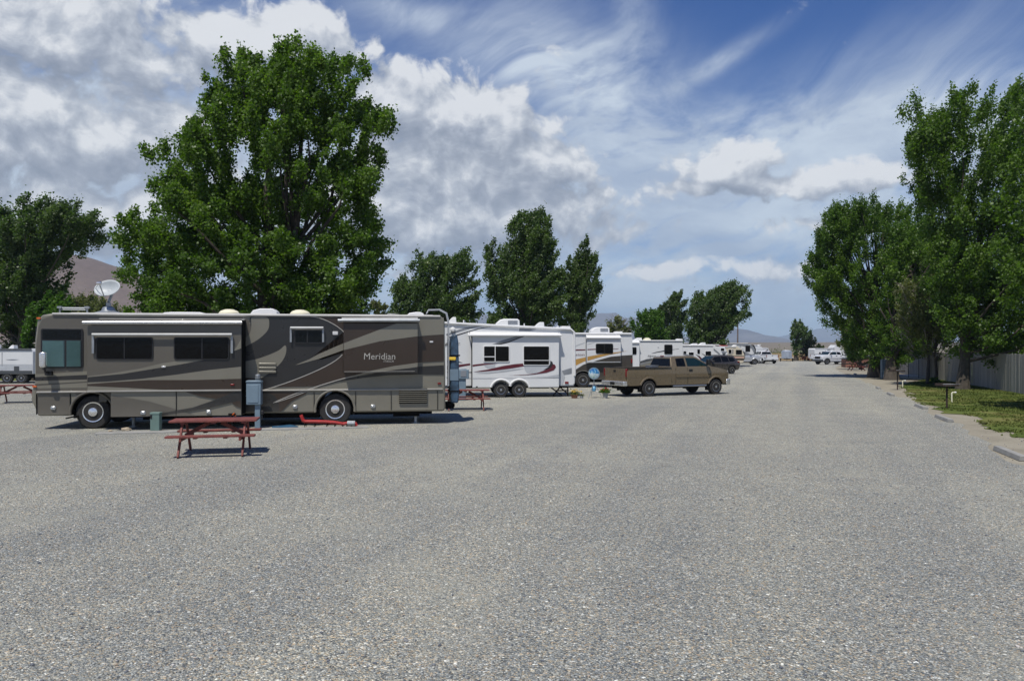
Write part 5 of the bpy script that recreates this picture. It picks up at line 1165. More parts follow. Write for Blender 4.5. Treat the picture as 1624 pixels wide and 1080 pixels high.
def cargo_trailer():
    t = thing('cargo_trailer', 'small silver enclosed cargo trailer in front of the tan fence', 'trailer', (0, 0, .012), 0)
    b = MB(); o = [(-.85, .48), (.85, .48), (.87, 1.75), (.78, 1.92), (.5, 2.0), (-.5, 2.0), (-.78, 1.92), (-.87, 1.75)]; b.prism(o, -1.3, 1.5, 0); b.poly([(-.85, -1.3, .5)]*0 or [(-.4, -1.75, .55), (.4, -1.75, .55), (.4, -1.75, 1.8), (-.4, -1.75, 1.8)]); 
    for s_ in (-1, 1): b.poly([(s_*.4, -1.75, .55), (s_*.85, -1.3, .55), (s_*.82, -1.3, 1.9), (s_*.4, -1.75, 1.8)])
    b.poly([(-.4, -1.75, 1.8), (.4, -1.75, 1.8), (.78, -1.3, 1.92), (-.78, -1.3, 1.92)]); b.build('body', [mat('silver_trailer_skin', (.42, .46, .52), .35, .5, .1)], t, bevel=.02)
    for s_ in (-1, 1):
        f = MB(); f.prism([(-.0, 0)]*0 or [(s_*.90, .62), (s_*1.18, .62), (s_*1.18, .74), (s_*.90, .74)], -.35, .55, 0); f.build('fender', [whiteb], t, bevel=.04)
        w = wheel(t, 0, 0, .32, .2, s_); w.location = (s_*1.02, .1, .32); w.rotation_euler = (0, 0, R(90))
    tg = MB(); tg.beam((-.5, -1.3, .45), (0, -2.6, .45), .08, .1); tg.beam((.5, -1.3, .45), (0, -2.6, .45), .08, .1); tg.tube([(0, -2.5, .02), (0, -2.5, .7)], .04); tg.build('tongue', [blackm], t)
    return t
ct = cargo_trailer(); X, Y, _ = gp(1247.5, 573.2); ct.location = (X, Y, .012); ct.rotation_euler = (0, 0, R(-18))
# ================================================================ TREES
def leaf_mat(name, dark, mid, light, under, uf=.6, rough=.42, tr=.44):
    m = bpy.data.materials.new(name); m.use_nodes = True; nt = m.node_tree; n = N(nt); nt.nodes.clear()
    at_ = n.node('ShaderNodeAttribute'); at_.attribute_name = 'tone'; tone = at_.outputs['Fac']
    c = n.ramp(tone, [(0, dark), (.55, mid), (1, light)])
    bf = n.node('ShaderNodeNewGeometry').outputs['Backfacing']
    c2 = n.mix(n.mul(bf, uf), c, under)
    b = n.node('ShaderNodeBsdfPrincipled'); n.put(b.inputs['Base Color'], c2); b.inputs['Roughness'].default_value = rough; b.inputs['Specular IOR Level'].default_value = .28
    t = n.node('ShaderNodeBsdfTranslucent'); n.put(t.inputs[0], n.mix(1., c, (1.5, 1.7, .7), 'MULTIPLY'))
    mx = n.node('ShaderNodeMixShader'); mx.inputs[0].default_value = tr; nt.links.new(b.outputs[0], mx.inputs[1]); nt.links.new(t.outputs[0], mx.inputs[2])
    o = n.node('ShaderNodeOutputMaterial'); nt.links.new(mx.outputs[0], o.inputs[0]); return m
cotton = leaf_mat('cottonwood_leaf', (.036, .078, .007), (.088, .165, .014), (.18, .26, .038), (.17, .24, .09), .45)
windy = leaf_mat('windblown_leaf', (.026, .055, .009), (.062, .112, .016), (.13, .185, .04), (.18, .23, .12), .55)
elm = leaf_mat('elm_leaf', (.028, .068, .007), (.076, .148, .013), (.16, .24, .035), (.14, .21, .05), .4)
bright = leaf_mat('bright_leaf', (.030, .080, .007), (.062, .135, .012), (.11, .20, .025), (.14, .24, .05), .3)
olive = leaf_mat('olive_leaf', (.065, .085, .025), (.125, .145, .045), (.21, .21, .09), (.22, .23, .13), .5)
needle = leaf_mat('conifer_needles', (.018, .035, .016), (.035, .055, .026), (.06, .08, .04), (.06, .08, .04), .2)
bark = mat('grey_brown_bark', (.070, .058, .046), .95, 0, .35, 5, .8, 18)
barkpale = mat('pale_twig_bark', (.20, .18, .15), .9, 0, .25, 5)

def unit(v): return v/np.maximum(np.linalg.norm(v, axis=1, keepdims=True), 1e-6)
def leaf_object(name, P, D, S, m, parent, fold=.25, wid=.42, tone=.42):
    n = len(P); r = unit(rng.normal(size=(n, 3))); side = unit(np.cross(D, r)); nr = np.cross(D, side); S = S[:, None]
    V = np.empty((n, 4, 3), dtype=np.float32); V[:, 0] = P-D*S*.5; V[:, 1] = P+side*S*wid-nr*S*fold*.5; V[:, 2] = P+D*S*.5; V[:, 3] = P-side*S*wid-nr*S*fold*.5
    me = bpy.data.meshes.new(name); me.vertices.add(n*4); me.vertices.foreach_set('co', V.ravel()); me.loops.add(n*4); me.loops.foreach_set('vertex_index', np.arange(n*4, dtype=np.int32))
    me.polygons.add(n); me.polygons.foreach_set('loop_start', np.arange(0, n*4, 4, dtype=np.int32)); me.polygons.foreach_set('loop_total', np.full(n, 4, dtype=np.int32))
    a = me.attributes.new('tone', 'FLOAT', 'FACE'); a.data.foreach_set('value', np.clip(tone+rng.normal(0, .15, n), 0, 1).astype(np.float32))
    me.materials.append(m); me.update(); me.validate()
    o = bpy.data.objects.new(name, me); COL.objects.link(o); o.parent = parent; return o

def tree(name, label, cat, Y, rows, trunk_px, m, nleaf, leaf=.15, clump=.8, depth=.85, wind=(.25, 0, .1), gap=.12, nclump=None, edge=.35, trunk_r=None, limbs=28, group=None, base_z=0., trunks=None, barkm=None, aspect=1.9, bare=0, up=.6, lobes=9):
    """rows: (py, xl, xr) of the crown from top to bottom, in photo pixels, at distance Y"""
    bx = (trunk_px-CX)/F*Y; by = Y; root = thing(name, label, cat, (bx, by, base_z), 0, group)
    k = Y/F; zs = np.array([H+(CY-r[0])*k for r in rows][::-1])-base_z; xl = np.array([(r[1]-CX)*k-bx for r in rows][::-1]); xr = np.array([(r[2]-CX)*k-bx for r in rows][::-1])
    area = np.trapezoid(xr-xl, zs) if hasattr(np, 'trapezoid') else np.trapz(xr-xl, zs)
    nc = nclump or int(area/(clump**2)*8.5)
    zz = np.linspace(zs[0], zs[-1], 200); wd = np.interp(zz, zs, xr)-np.interp(zz, zs, xl); cdf = np.cumsum(np.maximum(wd, .3)**1.5); cdf /= cdf[-1]
    C_, SC, TN_ = [], [], []; top = zs[-1]; maxw = wd.max(); lob = clump*1.65; nl = max(5, int(nc/lobes)); ne = int(nl*edge); tries = 0; made = 0
    while made < nl and tries < nl*30:
        tries += 1; z = float(np.interp((made+.5+.6*rng.normal())/ne if made < ne else (tries*.6180339+.1) % 1., cdf, zz)); l, r = float(np.interp(z, zs, xl)), float(np.interp(z, zs, xr)); mid, hw = (l+r)/2, (r-l)/2
        LR = min(lob*(.6+.7*rng.random()), max(.35*lob, hw*.75))
        if made < ne: th = (0 if made % 2 else math.pi)+rng.normal(0, .2); rho = 1.0-.12*rng.random()
        else: th = (tries*.7548777 % 1.)*2*math.pi+rng.normal(0, .2); rho = rng.random()**.45
        hh = max(hw-LR*.85, hw*.10); x = mid+hh*rho*math.cos(th); y = hh*rho*math.sin(th)*depth*min(1., (maxw*.5/max(hw, .01))**.25)
        zc_ = min(z, top-LR*.9-clump*.55)
        if noise.noise(Vector((x, y, zc_))/(clump*2.6)+Vector((bx, by, 0))) < -.5+gap*2.2 and rng.random() < .85: continue
        made += 1; tone = rng.normal(0, .10)
        for _ in range(max(3, int(lobes*(LR/lob)**2*(.8+.4*rng.random())))):
            v = rng.normal(size=3); v /= np.linalg.norm(v); v[2] = v[2]*.8+.12; q = LR*(.55+.38*rng.random()); sc = clump*(.34+.36*rng.random())
            C_.append((x+v[0]*q, y+v[1]*q, zc_+v[2]*q)); SC.append(min(sc, LR*.6)); TN_.append(tone+rng.normal(0, .07))
    TN_ = np.array(TN_)
    C_ = np.array(C_); SC = np.array(SC); cz = zs[0]+(top-zs[0])*.35
    out = unit(C_-np.array([0, 0, cz])); dr = unit(out*.60+np.array([0, 0, up])+np.array(wind)*1.6+rng.normal(0, .22, C_.shape))
    wts = SC**2; cnt = np.maximum(8, (nleaf*wts/wts.sum()).astype(int)); idx = np.repeat(np.arange(len(C_)), cnt); n = len(idx)
    lon = rng.normal(0, .42, n); cross = rng.normal(0, .27, (n, 3)); cross *= (1-.35*np.clip(lon, -1, 1))[:, None]
    s = SC[idx][:, None]; P = C_[idx]+dr[idx]*lon[:, None]*s*aspect*.62+cross*s
    ok = P[:, 2] > .2; P, idx = P[ok], idx[ok]; n = len(P)
    D = unit(dr[idx]*.55+np.array(wind)*1.2+rng.normal(0, .75, (n, 3))); S = leaf*(.6+.8*rng.random(n))
    # trunk with limbs
    tr = trunk_r or (.16+.02*(top)); mb = MB(); tl = trunks or [(0, 0)]
    for (ox, oy) in tl:
        pts = []; hN = cz+(top-cz)*.62; m_top = (np.interp(hN, zs, xl)+np.interp(hN, zs, xr))/2; lean = m_top*.8
        for q in range(9):
            f = q/8; pts.append((ox*(1+f*.8)+lean*f**1.6+noise.noise(Vector((q*.7, bx, ox)))*.22*(q > 0), oy+noise.noise(Vector((q*.7, bx+9, ox)))*.25*(q > 0), -.08+hN*f))
        rr = [tr*(1.35 if q == 0 else 1)*(1-.82*q/8)/(len(tl)**.4) for q in range(9)]; mb.tube(pts, rr, 0, 10)
        trunk_pts = pts
    order = np.argsort(-SC)[:limbs*3]; order = rng.choice(order, min(limbs, len(order)), replace=False) if len(order) else []
    for i in order:
        c = C_[i]; f = float(np.clip((c[2]*.5-.2)/max(hN, .1), .12, .9)); q = f*8; q0 = int(q); a = np.array(trunk_pts[q0]); b_ = np.array(trunk_pts[min(q0+1, 8)]); p0 = a+(b_-a)*(q-q0)
        mid = p0*.5+c*.5+np.array([0, 0, .12*np.linalg.norm(c-p0)*(-.3)]); r0 = tr*.34*(1-.5*f)
        tp = [p0, p0*.75+mid*.25+rng.normal(0, .08, 3), mid+rng.normal(0, .15, 3), mid*.4+c*.6+rng.normal(0, .15, 3), c]; mb.tube([tuple(p) for p in tp], [r0, r0*.85, r0*.6, r0*.4, r0*.12], 0, 5, False)
    mb.build('trunk', [barkm or bark], root)
    if bare:
        tb = MB()
        for i in range(bare):
            z = float(np.interp(rng.random(), cdf, zz)); l, r = float(np.interp(z, zs, xl)), float(np.interp(z, zs, xr)); th = rng.random()*6.28; x = (l+r)/2+(r-l)/2*math.cos(th)*1.0; y = (r-l)/2*math.sin(th)*.8
            c = np.array([x, y, z+.2*clump]); p0 = np.array([x*.72, y*.72, z-.10*abs(r-l)]); md = p0*.5+c*.5+rng.normal(0, .12, 3); tb.tube([tuple(p0), tuple(md), tuple(c)], [.035, .02, .006], 0, 4, False)
            for _ in range(3): e = md+rng.normal(0, .35, 3)+(c-p0)*.3; tb.tube([tuple(md), tuple(e)], [.014, .004], 0, 3, False)
        tb.build('bare_twigs', [barkpale], root)
    leaf_object('crown', P, D, S, m, root, tone=.42+TN_[idx]); return root

tree('cottonwood_tree', 'huge dense cottonwood towering behind the brown motorhome', 'tree', 34.5,
     [(60,425,500),(72,385,548),(92,350,580),(125,325,605),(165,305,620),(200,298,622),(240,256,624),(280,240,620),(320,240,614),(360,200,622),(400,190,620),(430,192,612),(460,215,600),(490,205,592),(510,212,580),(540,235,560),(565,290,520)],
     432, cotton, 270000, .118, 1.0, .9, (.08, 0, .0), .0, limbs=46, trunk_r=.48, edge=.34, aspect=1.3, up=.45, trunks=[(-.35, 0), (.4, .3)])
tree('cottonwood_tree', 'windswept tree at the left edge above the grey travel trailer', 'tree', 62,
     [(306,42,98),(320,22,150),(340,-10,170),(360,-40,172),(380,-60,160),(400,-70,125),(420,-80,128),(445,-90,120),(470,-90,108),(500,-80,96),(530,-60,80),(550,-30,60)],
     34, windy, 80000, .18, 1.25, .8, (.50, 0, .15), .13, limbs=30, trunk_r=.42)
tree('leafy_tree', 'bright green young tree beside the front of the brown motorhome', 'tree', 56,
     [(462,88,112),(475,70,114),(490,55,122),(505,40,110),(520,36,82),(540,33,72),(560,34,66),(580,38,60)], 52, bright, 16000, .16, .7, .9, (.1, 0, .25), .06, limbs=10, trunk_r=.12)
tree('scrubby_tree', 'dull olive tree in front of the mauve hill, left of the dish', 'tree', 84,
     [(460,118,140),(470,106,165),(485,100,186),(500,100,192),(520,104,190),(545,110,180)], 146, olive, 13000, .22, .95, .8, (.2, 0, .1), .15, limbs=12, bare=30)
tree('shade_tree', 'windblown dark tree left of the tallest poplar behind the white fifth wheel', 'tree', 72,
     [(386,652,668),(396,655,696),(402,664,752),(415,668,758),(430,655,760),(445,640,762),(460,628,764),(475,614,766),(490,610,768),(510,606,766),(535,620,755)],
     706, windy, 56000, .18, 1.05, .8, (.50, 0, .20), .12, limbs=24, trunk_r=.3)
tree('shrubby_tree', 'small brownish thin tree at the roof end of the brown motorhome', 'tree', 80,
     [(474,590,598),(482,586,612),(495,585,616),(515,588,618)], 600, olive, 3500, .20, .7, .9, (.2, 0, .1), .1, limbs=6, trunk_r=.08, bare=14)
tree('poplar_tree', 'tall rugged poplar directly behind the white fifth wheel trailer', 'tree', 60,
     [(327,858,876),(338,846,880),(350,808,878),(370,796,880),(385,786,886),(405,768,890),(425,764,892),(450,766,894),(475,764,896),(500,768,896),(525,772,894),(550,790,880)],
     838, windy, 80000, .15, .92, .85, (.28, 0, .18), .12, limbs=30, trunk_r=.34)
tree('poplar_tree', 'slim pointed poplar with stacked tufts above the white motorhome', 'tree', 63,
     [(366,914,922),(378,908,936),(392,905,942),(405,902,934),(412,896,946),(428,890,955),(445,888,952),(460,890,956),(480,886,944),(500,884,940),(525,886,946),(550,894,936)],
     915, windy, 33000, .14, .75, .9, (.10, 0, .22), .10, limbs=16, trunk_r=.22)
tree('dying_tree', 'small thin half bare tree above the roof of the white and brown motorhome', 'tree', 104,
     [(496,972,984),(505,964,994),(515,960,1000),(528,958,1004),(545,964,998)], 980, olive, 5200, .24, .8, .9, (.2, 0, .1), .22, limbs=10, trunk_r=.1, bare=46, barkm=barkpale)
tree('leafy_tree', 'rounded bright green tree behind the plain white motorhome', 'tree', 92,
     [(484,1030,1050),(492,1016,1058),(505,1006,1060),(520,1004,1061),(540,1002,1060),(560,1010,1050)], 1034, bright, 19000, .20, .95, .9, (.1, 0, .2), .05, limbs=10, trunk_r=.16)
tree('shade_tree', 'grey green windblown tree rising behind the rounded bright green one', 'tree', 108,
     [(456,1072,1088),(464,1062,1092),(480,1050,1090),(495,1040,1086),(510,1040,1088),(530,1052,1092),(550,1060,1090)], 1074, windy, 26000, .21, 1.1, .85, (.45, 0, .2), .12, limbs=16, trunk_r=.25, bare=18)
tree('shade_tree', 'broad dark tree leaning right above the row of far trailers', 'tree', 98,
     [(441,1152,1164),(450,1128,1178),(462,1110,1180),(474,1098,1190),(488,1094,1194),(500,1090,1192),(512,1088,1182),(524,1086,1166),(535,1086,1158),(555,1092,1145)],
     1128, windy, 60000, .20, 1.2, .8, (.50, 0, .25), .12, limbs=26, trunk_r=.4)
tree('small_tree', 'slender leaning tree standing alone by the far tan fence', 'tree', 146,
     [(503,1263,1270),(511,1256,1273),(520,1250,1278),(530,1252,1286),(542,1250,1280),(553,1251,1274),(560,1258,1270)], 1262, windy, 7000, .26, 1.0, .9, (.3, 0, .2), .12, limbs=12, trunk_r=.28)
tree('conifer_tree', 'thin brownish conifer right of the slender leaning tree', 'tree', 147,
     [(517,1281,1285),(528,1277,1290),(540,1272,1294),(552,1268,1294),(565,1270,1290)], 1282, needle, 4200, .26, .7, .9, (0, 0, .05), .18, limbs=14, trunk_r=.2, bare=26)
tree('bush', 'low round olive green bush right of the thin brownish conifer', 'bush', 146,
     [(546,1290,1302),(551,1284,1308),(560,1281,1310),(568,1284,1304),(572,1288,1300)], 1292, leaf_mat('dark_bush_leaf', (.022,.040,.008), (.040,.060,.014), (.07,.09,.03), (.06,.08,.03)), 6500, .28, 1.0, .9, (0, 0, .1), .03, limbs=6, trunk_r=.15)
# right-hand row
tree('elm_tree', 'large spreading tree overhanging the gravel, nearest the far pickups of the right row', 'tree', 62,
     [(308,1370,1402),(318,1330,1440),(335,1312,1470),(355,1296,1490),(375,1282,1500),(400,1281,1505),(425,1276,1510),(448,1271,1512),(465,1292,1515),(485,1298,1510),(505,1296,1500),(520,1316,1490),(545,1326,1470),(562,1338,1450),(574,1362,1410)],
     1386, elm, 180000, .125, .95, .62, (.10, 0, .05), .10, limbs=40, trunk_r=.42, edge=.4)
tree('elm_tree', 'thick trunked tree beside the grey utility cabinet and the chain link posts', 'tree', 57.5,
     [(345,1420,1500),(370,1400,1530),(420,1385,1540),(470,1380,1545),(510,1385,1530),(540,1390,1510),(560,1400,1470)],
     1414, elm, 52000, .14, .95, .6, (.10, 0, .05), .10, limbs=26, trunk_r=.44, edge=.2)
tree('cottonwood_tree', 'tall ragged cottonwood at the right edge in front of the wooden fence', 'tree', 44,
     [(125,1518,1545),(140,1502,1575),(150,1498,1640),(168,1492,1700),(185,1424,1730),(205,1420,1750),(235,1430,1760),(262,1438,1770),(290,1428,1780),(305,1450,1790),(340,1455,1790),(380,1460,1790),(420,1462,1780),(460,1470,1770),(500,1474,1760),(535,1490,1740),(556,1510,1700)],
     1526, cotton, 220000, .120, .95, .85, (.18, 0, .12), .04, limbs=40, trunk_r=.30, edge=.36)
tree('ornamental_tree', 'small thin pale leaved tree with forked stems beside the concrete slab', 'tree', 50.5,
     [(425,1450,1495),(440,1432,1520),(460,1422,1535),(480,1418,1540),(505,1420,1538),(525,1428,1530),(545,1436,1520),(565,1445,1500)],
     1475, olive, 15000, .13, .62, .8, (.05, 0, .05), .2, limbs=26, trunk_r=.13, trunks=[(-.15, 0), (.35, .1)], bare=70)
tree('leafy_tree', 'pale leaved tree at the far end of the right row above the red brown shed', 'tree', 86,
     [(500,1338,1370),(515,1330,1385),(530,1324,1392),(545,1328,1390),(556,1336,1380)], 1366, olive, 12000, .20, .9, .9, (.1, 0, .1), .12, limbs=14, trunk_r=.2, bare=24)
tree('leafy_tree', 'shady tree behind the wooden fence at the far right', 'tree', 60,
     [(400,1560,1700),(450,1530,1740),(500,1520,1760),(540,1530,1760),(575,1560,1720)], 1640, elm, 26000, .2, 1.1, .8, (.1, 0, .1), .05, limbs=14, trunk_r=.3)
tree('cottonwood_tree', 'added tree that shades the lawn, its leafy branches just entering at the right edge', 'tree', 28,  # added tree, trunk out of frame, put here to shade the lawn
     [(70,1700,1900),(140,1660,1960),(240,1612,2000),(330,1600,2010),(430,1592,2000),(500,1606,1960),(535,1640,1900)],
     1790, cotton, 60000, .125, .9, .9, (.05, 0, .05), .08, limbs=24, trunk_r=.3)
# a low dark shrub at the foot of the forked tree
tree('shrub', 'low dark green shrub at the foot of the forked tree', 'shrub', 49, [(596,1478,1486),(601,1474,1490),(609,1473,1491)], 1482, elm, 1500, .10, .3, .9, (0, 0, .2), .0, limbs=3, trunk_r=.03)
# far scrub line beyond the tan fence
def scrub():
    n = 15000; nb = 130; bx = rng.uniform(-60, 260, nb); by = rng.uniform(165, 420, nb); idx = rng.integers(0, nb, n); h = rng.uniform(.6, 2.2, nb)
    P = np.c_[bx[idx]+rng.normal(0, 1, n)*h[idx]*.9, by[idx]+rng.normal(0, 1, n)*h[idx]*.9, np.array([terrain_h(a, b) for a, b in zip(bx, by)])[idx]+np.abs(rng.normal(0, .5, n))*h[idx]]
    o = leaf_object('sagebrush', P, unit(rng.normal(size=(n, 3))), .45*(.6+.8*rng.random(n)), olive, None); tagset(o, 'low grey green sagebrush scattered on the plain beyond the fence', 'sagebrush', kind='stuff')
scrub()

# ================================================================ FENCES
def wood_fence():
    t = thing('wooden_fence', 'tall weathered grey board fence along the right side', 'fence', (fence_line[0][0], fence_line[0][1], 0)); o0 = Vector((fence_line[0][0], fence_line[0][1], 0))
    mb = MB(); posts = []; k = 0
    for a, b in zip(fence_line, fence_line[1:]):
        a, b = Vector((*a, 0))-o0, Vector((*b, 0))-o0; L = (b-a).length; d = (b-a).normalized(); nn = Vector((-d.y, d.x, 0)); n = int(L/.15)
        for i in range(n):
            p = a+d*(i*.15); h = 2.02+rng.normal(0, .012); off = rng.normal(0, .004); tilt = rng.normal(0, .008)
            x0, x1 = p+nn*off, p+d*.142+nn*off; q = [Vector((x0.x, x0.y, .03)), Vector((x1.x, x1.y, .03)), Vector((x1.x, x1.y, h))+d*tilt, Vector((x0.x, x0.y, h))+d*tilt]
            A = [mb.av(v) for v in q]; B = [mb.av(v-nn*.022) for v in q]; mb.f += [A, B[::-1]]+[[A[j], A[(j+1)%4], B[(j+1)%4], B[j]] for j in range(4)]; mb.m += [0]*6
        for z in (.4, 1.1, 1.75): mb.beam(a-nn*.06+Vector((0, 0, z)), b-nn*.06+Vector((0, 0, z)), .04, .09)
        for i in range(int(L/2.4)+1): posts.append(a+d*i*2.4-nn*.12)
    mb.build('boards', [fencewood], t, recalc=False)
    for p in posts: q = MB(); q.box(p.x-.05, p.y-.05, 0, p.x+.05, p.y+.05, 1.95); q.build('post', [fencewood], t)
wood_fence()
def tan_fence():
    t = thing('wooden_fence', 'low tan board fence across the far end of the lot', 'fence', (0, 150, 0)); mb = MB(); x0, x1 = 36., 66.
    for i in range(int((x1-x0)/.2)): h = 1.42+rng.normal(0, .015); mb.box(x0+i*.2, .0+rng.normal(0, .005), .02, x0+i*.2+.19, .03, h)
    mb.box(x0, .035, .3, x1, .08, .4); mb.box(x0, .035, 1.1, x1, .08, 1.2); mb.build('boards', [tanwood], t, recalc=False)
    for i in range(13): q = MB(); q.box(x0+i*2.5-.06, -.05, 0, x0+i*2.5+.06, .12, 1.5); q.build('post', [tanwood], t)
tan_fence()

# ================================================================ SMALL THINGS
def picnic_table(label, loc, rz, L=1.78, group='red picnic tables'):
    t = thing('picnic_table', label, 'picnic table', loc, rz, group); W = .74
    tb = MB()
    for k in range(5): y = -W/2+k*W/5+.006; tb.box(-L/2, y, .715, L/2, y+W/5-.012, .755)
    for x in (-.62, 0, .62): tb.box(x-.045, -W/2+.03, .675, x+.045, W/2-.03, .714)
    tb.build('tabletop', [redwood], t, bevel=.004)
    for s in (-1, 1):
        b = MB(); 
        for k in range(2): y = s*.62+(k-1)*.135; b.box(-L/2, y+.006, .425, L/2, y+.129, .465)
        for x in (-.3, .3): b.box(x-.04, s*.62-.12, .40, x+.04, s*.62+.12, .424)
        b.build('bench', [redwood], t, bevel=.004)
        for e in (-1, 1):
            l = MB(); l.beam((e*.62+e*.02, s*.20, .70), (e*.62+e*.02, s*.70, .012), .085, .04, 0, (1, 0, 0)); l.build('leg', [redwood], t, bevel=.004)
        br = MB(); br.beam((s*.62, 0, .41), (s*.12, 0, .68), .04, .08); br.build('brace', [redwood], t)
        cr = MB(); cr.beam((s*.62-s*.028, -.74, .39), (s*.62-s*.028, .74, .39), .04, .085); cr.build('crossbar', [redwood], t)
    return t
pt = picnic_table('dark red picnic table on open gravel in front of the brown motorhome', (-6.48, 17.15, .012), R(12))
def clone(o, label, loc, rz, sc=1.):
    c = copy_tree(o); c.location = loc; c.rotation_euler = (0, 0, rz); c['label'] = label; return c
X, Y, _ = gp(27, 640.5); clone(pt, 'dark red picnic table at the left edge, beside the front of the brown motorhome', (X-.25, Y+.6, .012), R(20))
X, Y, _ = gp(745, 652.5); clone(pt, 'dark red picnic table half hidden by the rear of the brown motorhome', (X-.2, Y+.7, .012), R(6))
X, Y, _ = gp(1276.5, 572.6); clone(pt, 'tiny far picnic table under the trees by the tan fence', (X, Y, .012), R(0))
X, Y, _ = gp(1349, 588); clone(pt, 'dark picnic table on the grass by the red brown shed', (X+.6, Y, .012), R(80))

def pedestal(label, loc, rz=0., h=1.28, k=1.):
    t = thing('utility_pedestal', label, 'utility post', loc, rz)
    p = MB(); p.prism(rrect(-.075, 0, .075, h*.95, .01), -.06, .06); p.build('post', [pedblue], t, bevel=.01)
    b = MB(); b.box(-.30, -.13, h*.48, .11, .12, h*.93, 0); b.prism([(-.32, h*.93), (.13, h*.93), (.10, h*.97), (-.29, h*.97)], -.15, .13, 0)
    bo = b.build('box', [pedblue], t, bevel=.015); d = MB(); d.box(-.27, -.145, h*.52, .04, -.131, h*.88, 0); d.build('cover', [pedblue], bo, bevel=.01)
    l = MB(); l.lathe([(.03, 0), (.07, .02), (.085, .05), (.05, .06), (.085, .08), (.085, .11), (.05, .12), (.08, .14), (.07, .18), (.001, .20)], (.0, 0, h*.96), 'z', 0, 16); l.build('lamp_cap', [steel], t)
    q = MB(); q.box(.08, -.06, h*.28, .17, .04, h*.36, 0); q.tube([(.12, 0, h*.3), (.12, -.02, h*.16)], .02); q.build('tap', [black], t, bevel=.01); return t
pedestal('blue grey hookup post with capped lamp between the picnic table and the brown motorhome', (*gp(409, 679.5)[:2], .012), R(5), 1.42)
X, Y, _ = gp(735, 633)
def pedestal2(label, loc):
    t = thing('utility_pedestal', label, 'utility post', loc, 0)
    p = MB(); p.box(-.17, -.1, 0, .17, .1, .95); p.build('post', [pedblue], t, bevel=.02)
    b = MB(); b.box(-.30, -.16, .95, .30, .16, 1.36); b.prism([(-.22, 1.36), (.22, 1.36), (.18, 1.40), (-.18, 1.40)], -.15, .15, 0); bo = b.build('box', [pedblue], t, bevel=.02)
    g = MB(); g.box(-.05, -.175, 1.05, .2, -.161, 1.32); g.build('meter', [midgrey], bo, bevel=.01); return t
pedestal2('pale blue hookup post behind the half hidden picnic table', (X, Y-1.0, .012))

def green_box():
    X, Y, _ = gp(247.5, 684.5); t = thing('utility_box', 'low green grey utility box in front of the brown motorhome front wheel', 'utility box', (X, Y, .012), R(4))
    b = MB(); b.prism(rrect(-.125, 0, .125, .50, .03), -.1, .1); b.build('housing', [pedgreen], t, bevel=.015); l = MB(); l.prism(rrect(-.135, .47, .135, .53, .02), -.11, .11); l.build('lid', [pedgreen], t, bevel=.01); h = MB(); h.box(-.115, -.112, .36, -.07, -.095, .46); h.build('latch', [black], t)
green_box()
def pad():
    a = gp(150, 690.0); b = gp(584, 679.5); mb = MB(); A, B = Vector(a), Vector(b); d = (B-A).normalized(); nn = Vector((-d.y, d.x, 0))
    p = [A, B, B+nn*.42, A+nn*.42]; L_ = [mb.av((v.x, v.y, .0)) for v in p]; U = [mb.av((v.x, v.y, .045)) for v in p]; mb.f += [L_[::-1], U]+[[L_[i], L_[(i+1)%4], U[(i+1)%4], U[i]] for i in range(4)]; mb.m += [0]*6
    o = mb.build('concrete_strip', [concrete], None, bevel=.01); tagset(o, 'long narrow concrete strip on the gravel along the near side of the brown motorhome', 'concrete strip')
pad()
def sewer():
    pts = [z2(x, y) for x, y in ((350,785),(362,815),(375,822),(430,822),(500,824),(545,828),(590,836),(615,832),(640,832),(662,834),(668,846))]
    Yh = 2861/(690-553.0); W_ = []
    P3 = [];
    for i, (px, py) in enumerate(pts):
        Yd = 22.55+(px-475)/115*.35; z = max(.06, H+(CY-py)/F*Yd); P3.append(((px-CX)/F*Yd, Yd, z))
    mb = MB(); P2 = []
    for a, b in zip(P3, P3[1:]):
        n = max(2, int((Vector(b)-Vector(a)).length/.03))
        for k in range(n): P2.append(tuple(Vector(a).lerp(Vector(b), k/n)))
    P2.append(P3[-1]); mb.tube(P2, [.045+.008*(i % 2) for i in range(len(P2))], 0, 8)
    t = thing('sewer_hose', 'ribbed red hose on supports under the rear wheel of the brown motorhome', 'hose', (P3[4][0], P3[4][1], .012)); o = mb.build('hose', [hosered], t); o.location = (-P3[4][0], -P3[4][1], -.012)
    for i in range(2, 9):
        x, y, z = P3[i]; s = MB(); s.beam((x, y-.08, .06), (x, y-.02, z-.03), .02, .02); s.beam((x, y+.1, .06), (x, y+.02, z-.03), .02, .02)
        q = s.build('support', [blackm], t); q.location = (-P3[4][0], -P3[4][1], -.012)
    c = MB(); x, y, z = P3[8]; c.tube([(x-.12, y, z), (x+.1, y, z)], .075, 0, 10); q = c.build('coupling', [steel], t); q.location = (-P3[4][0], -P3[4][1], -.012)
sewer()
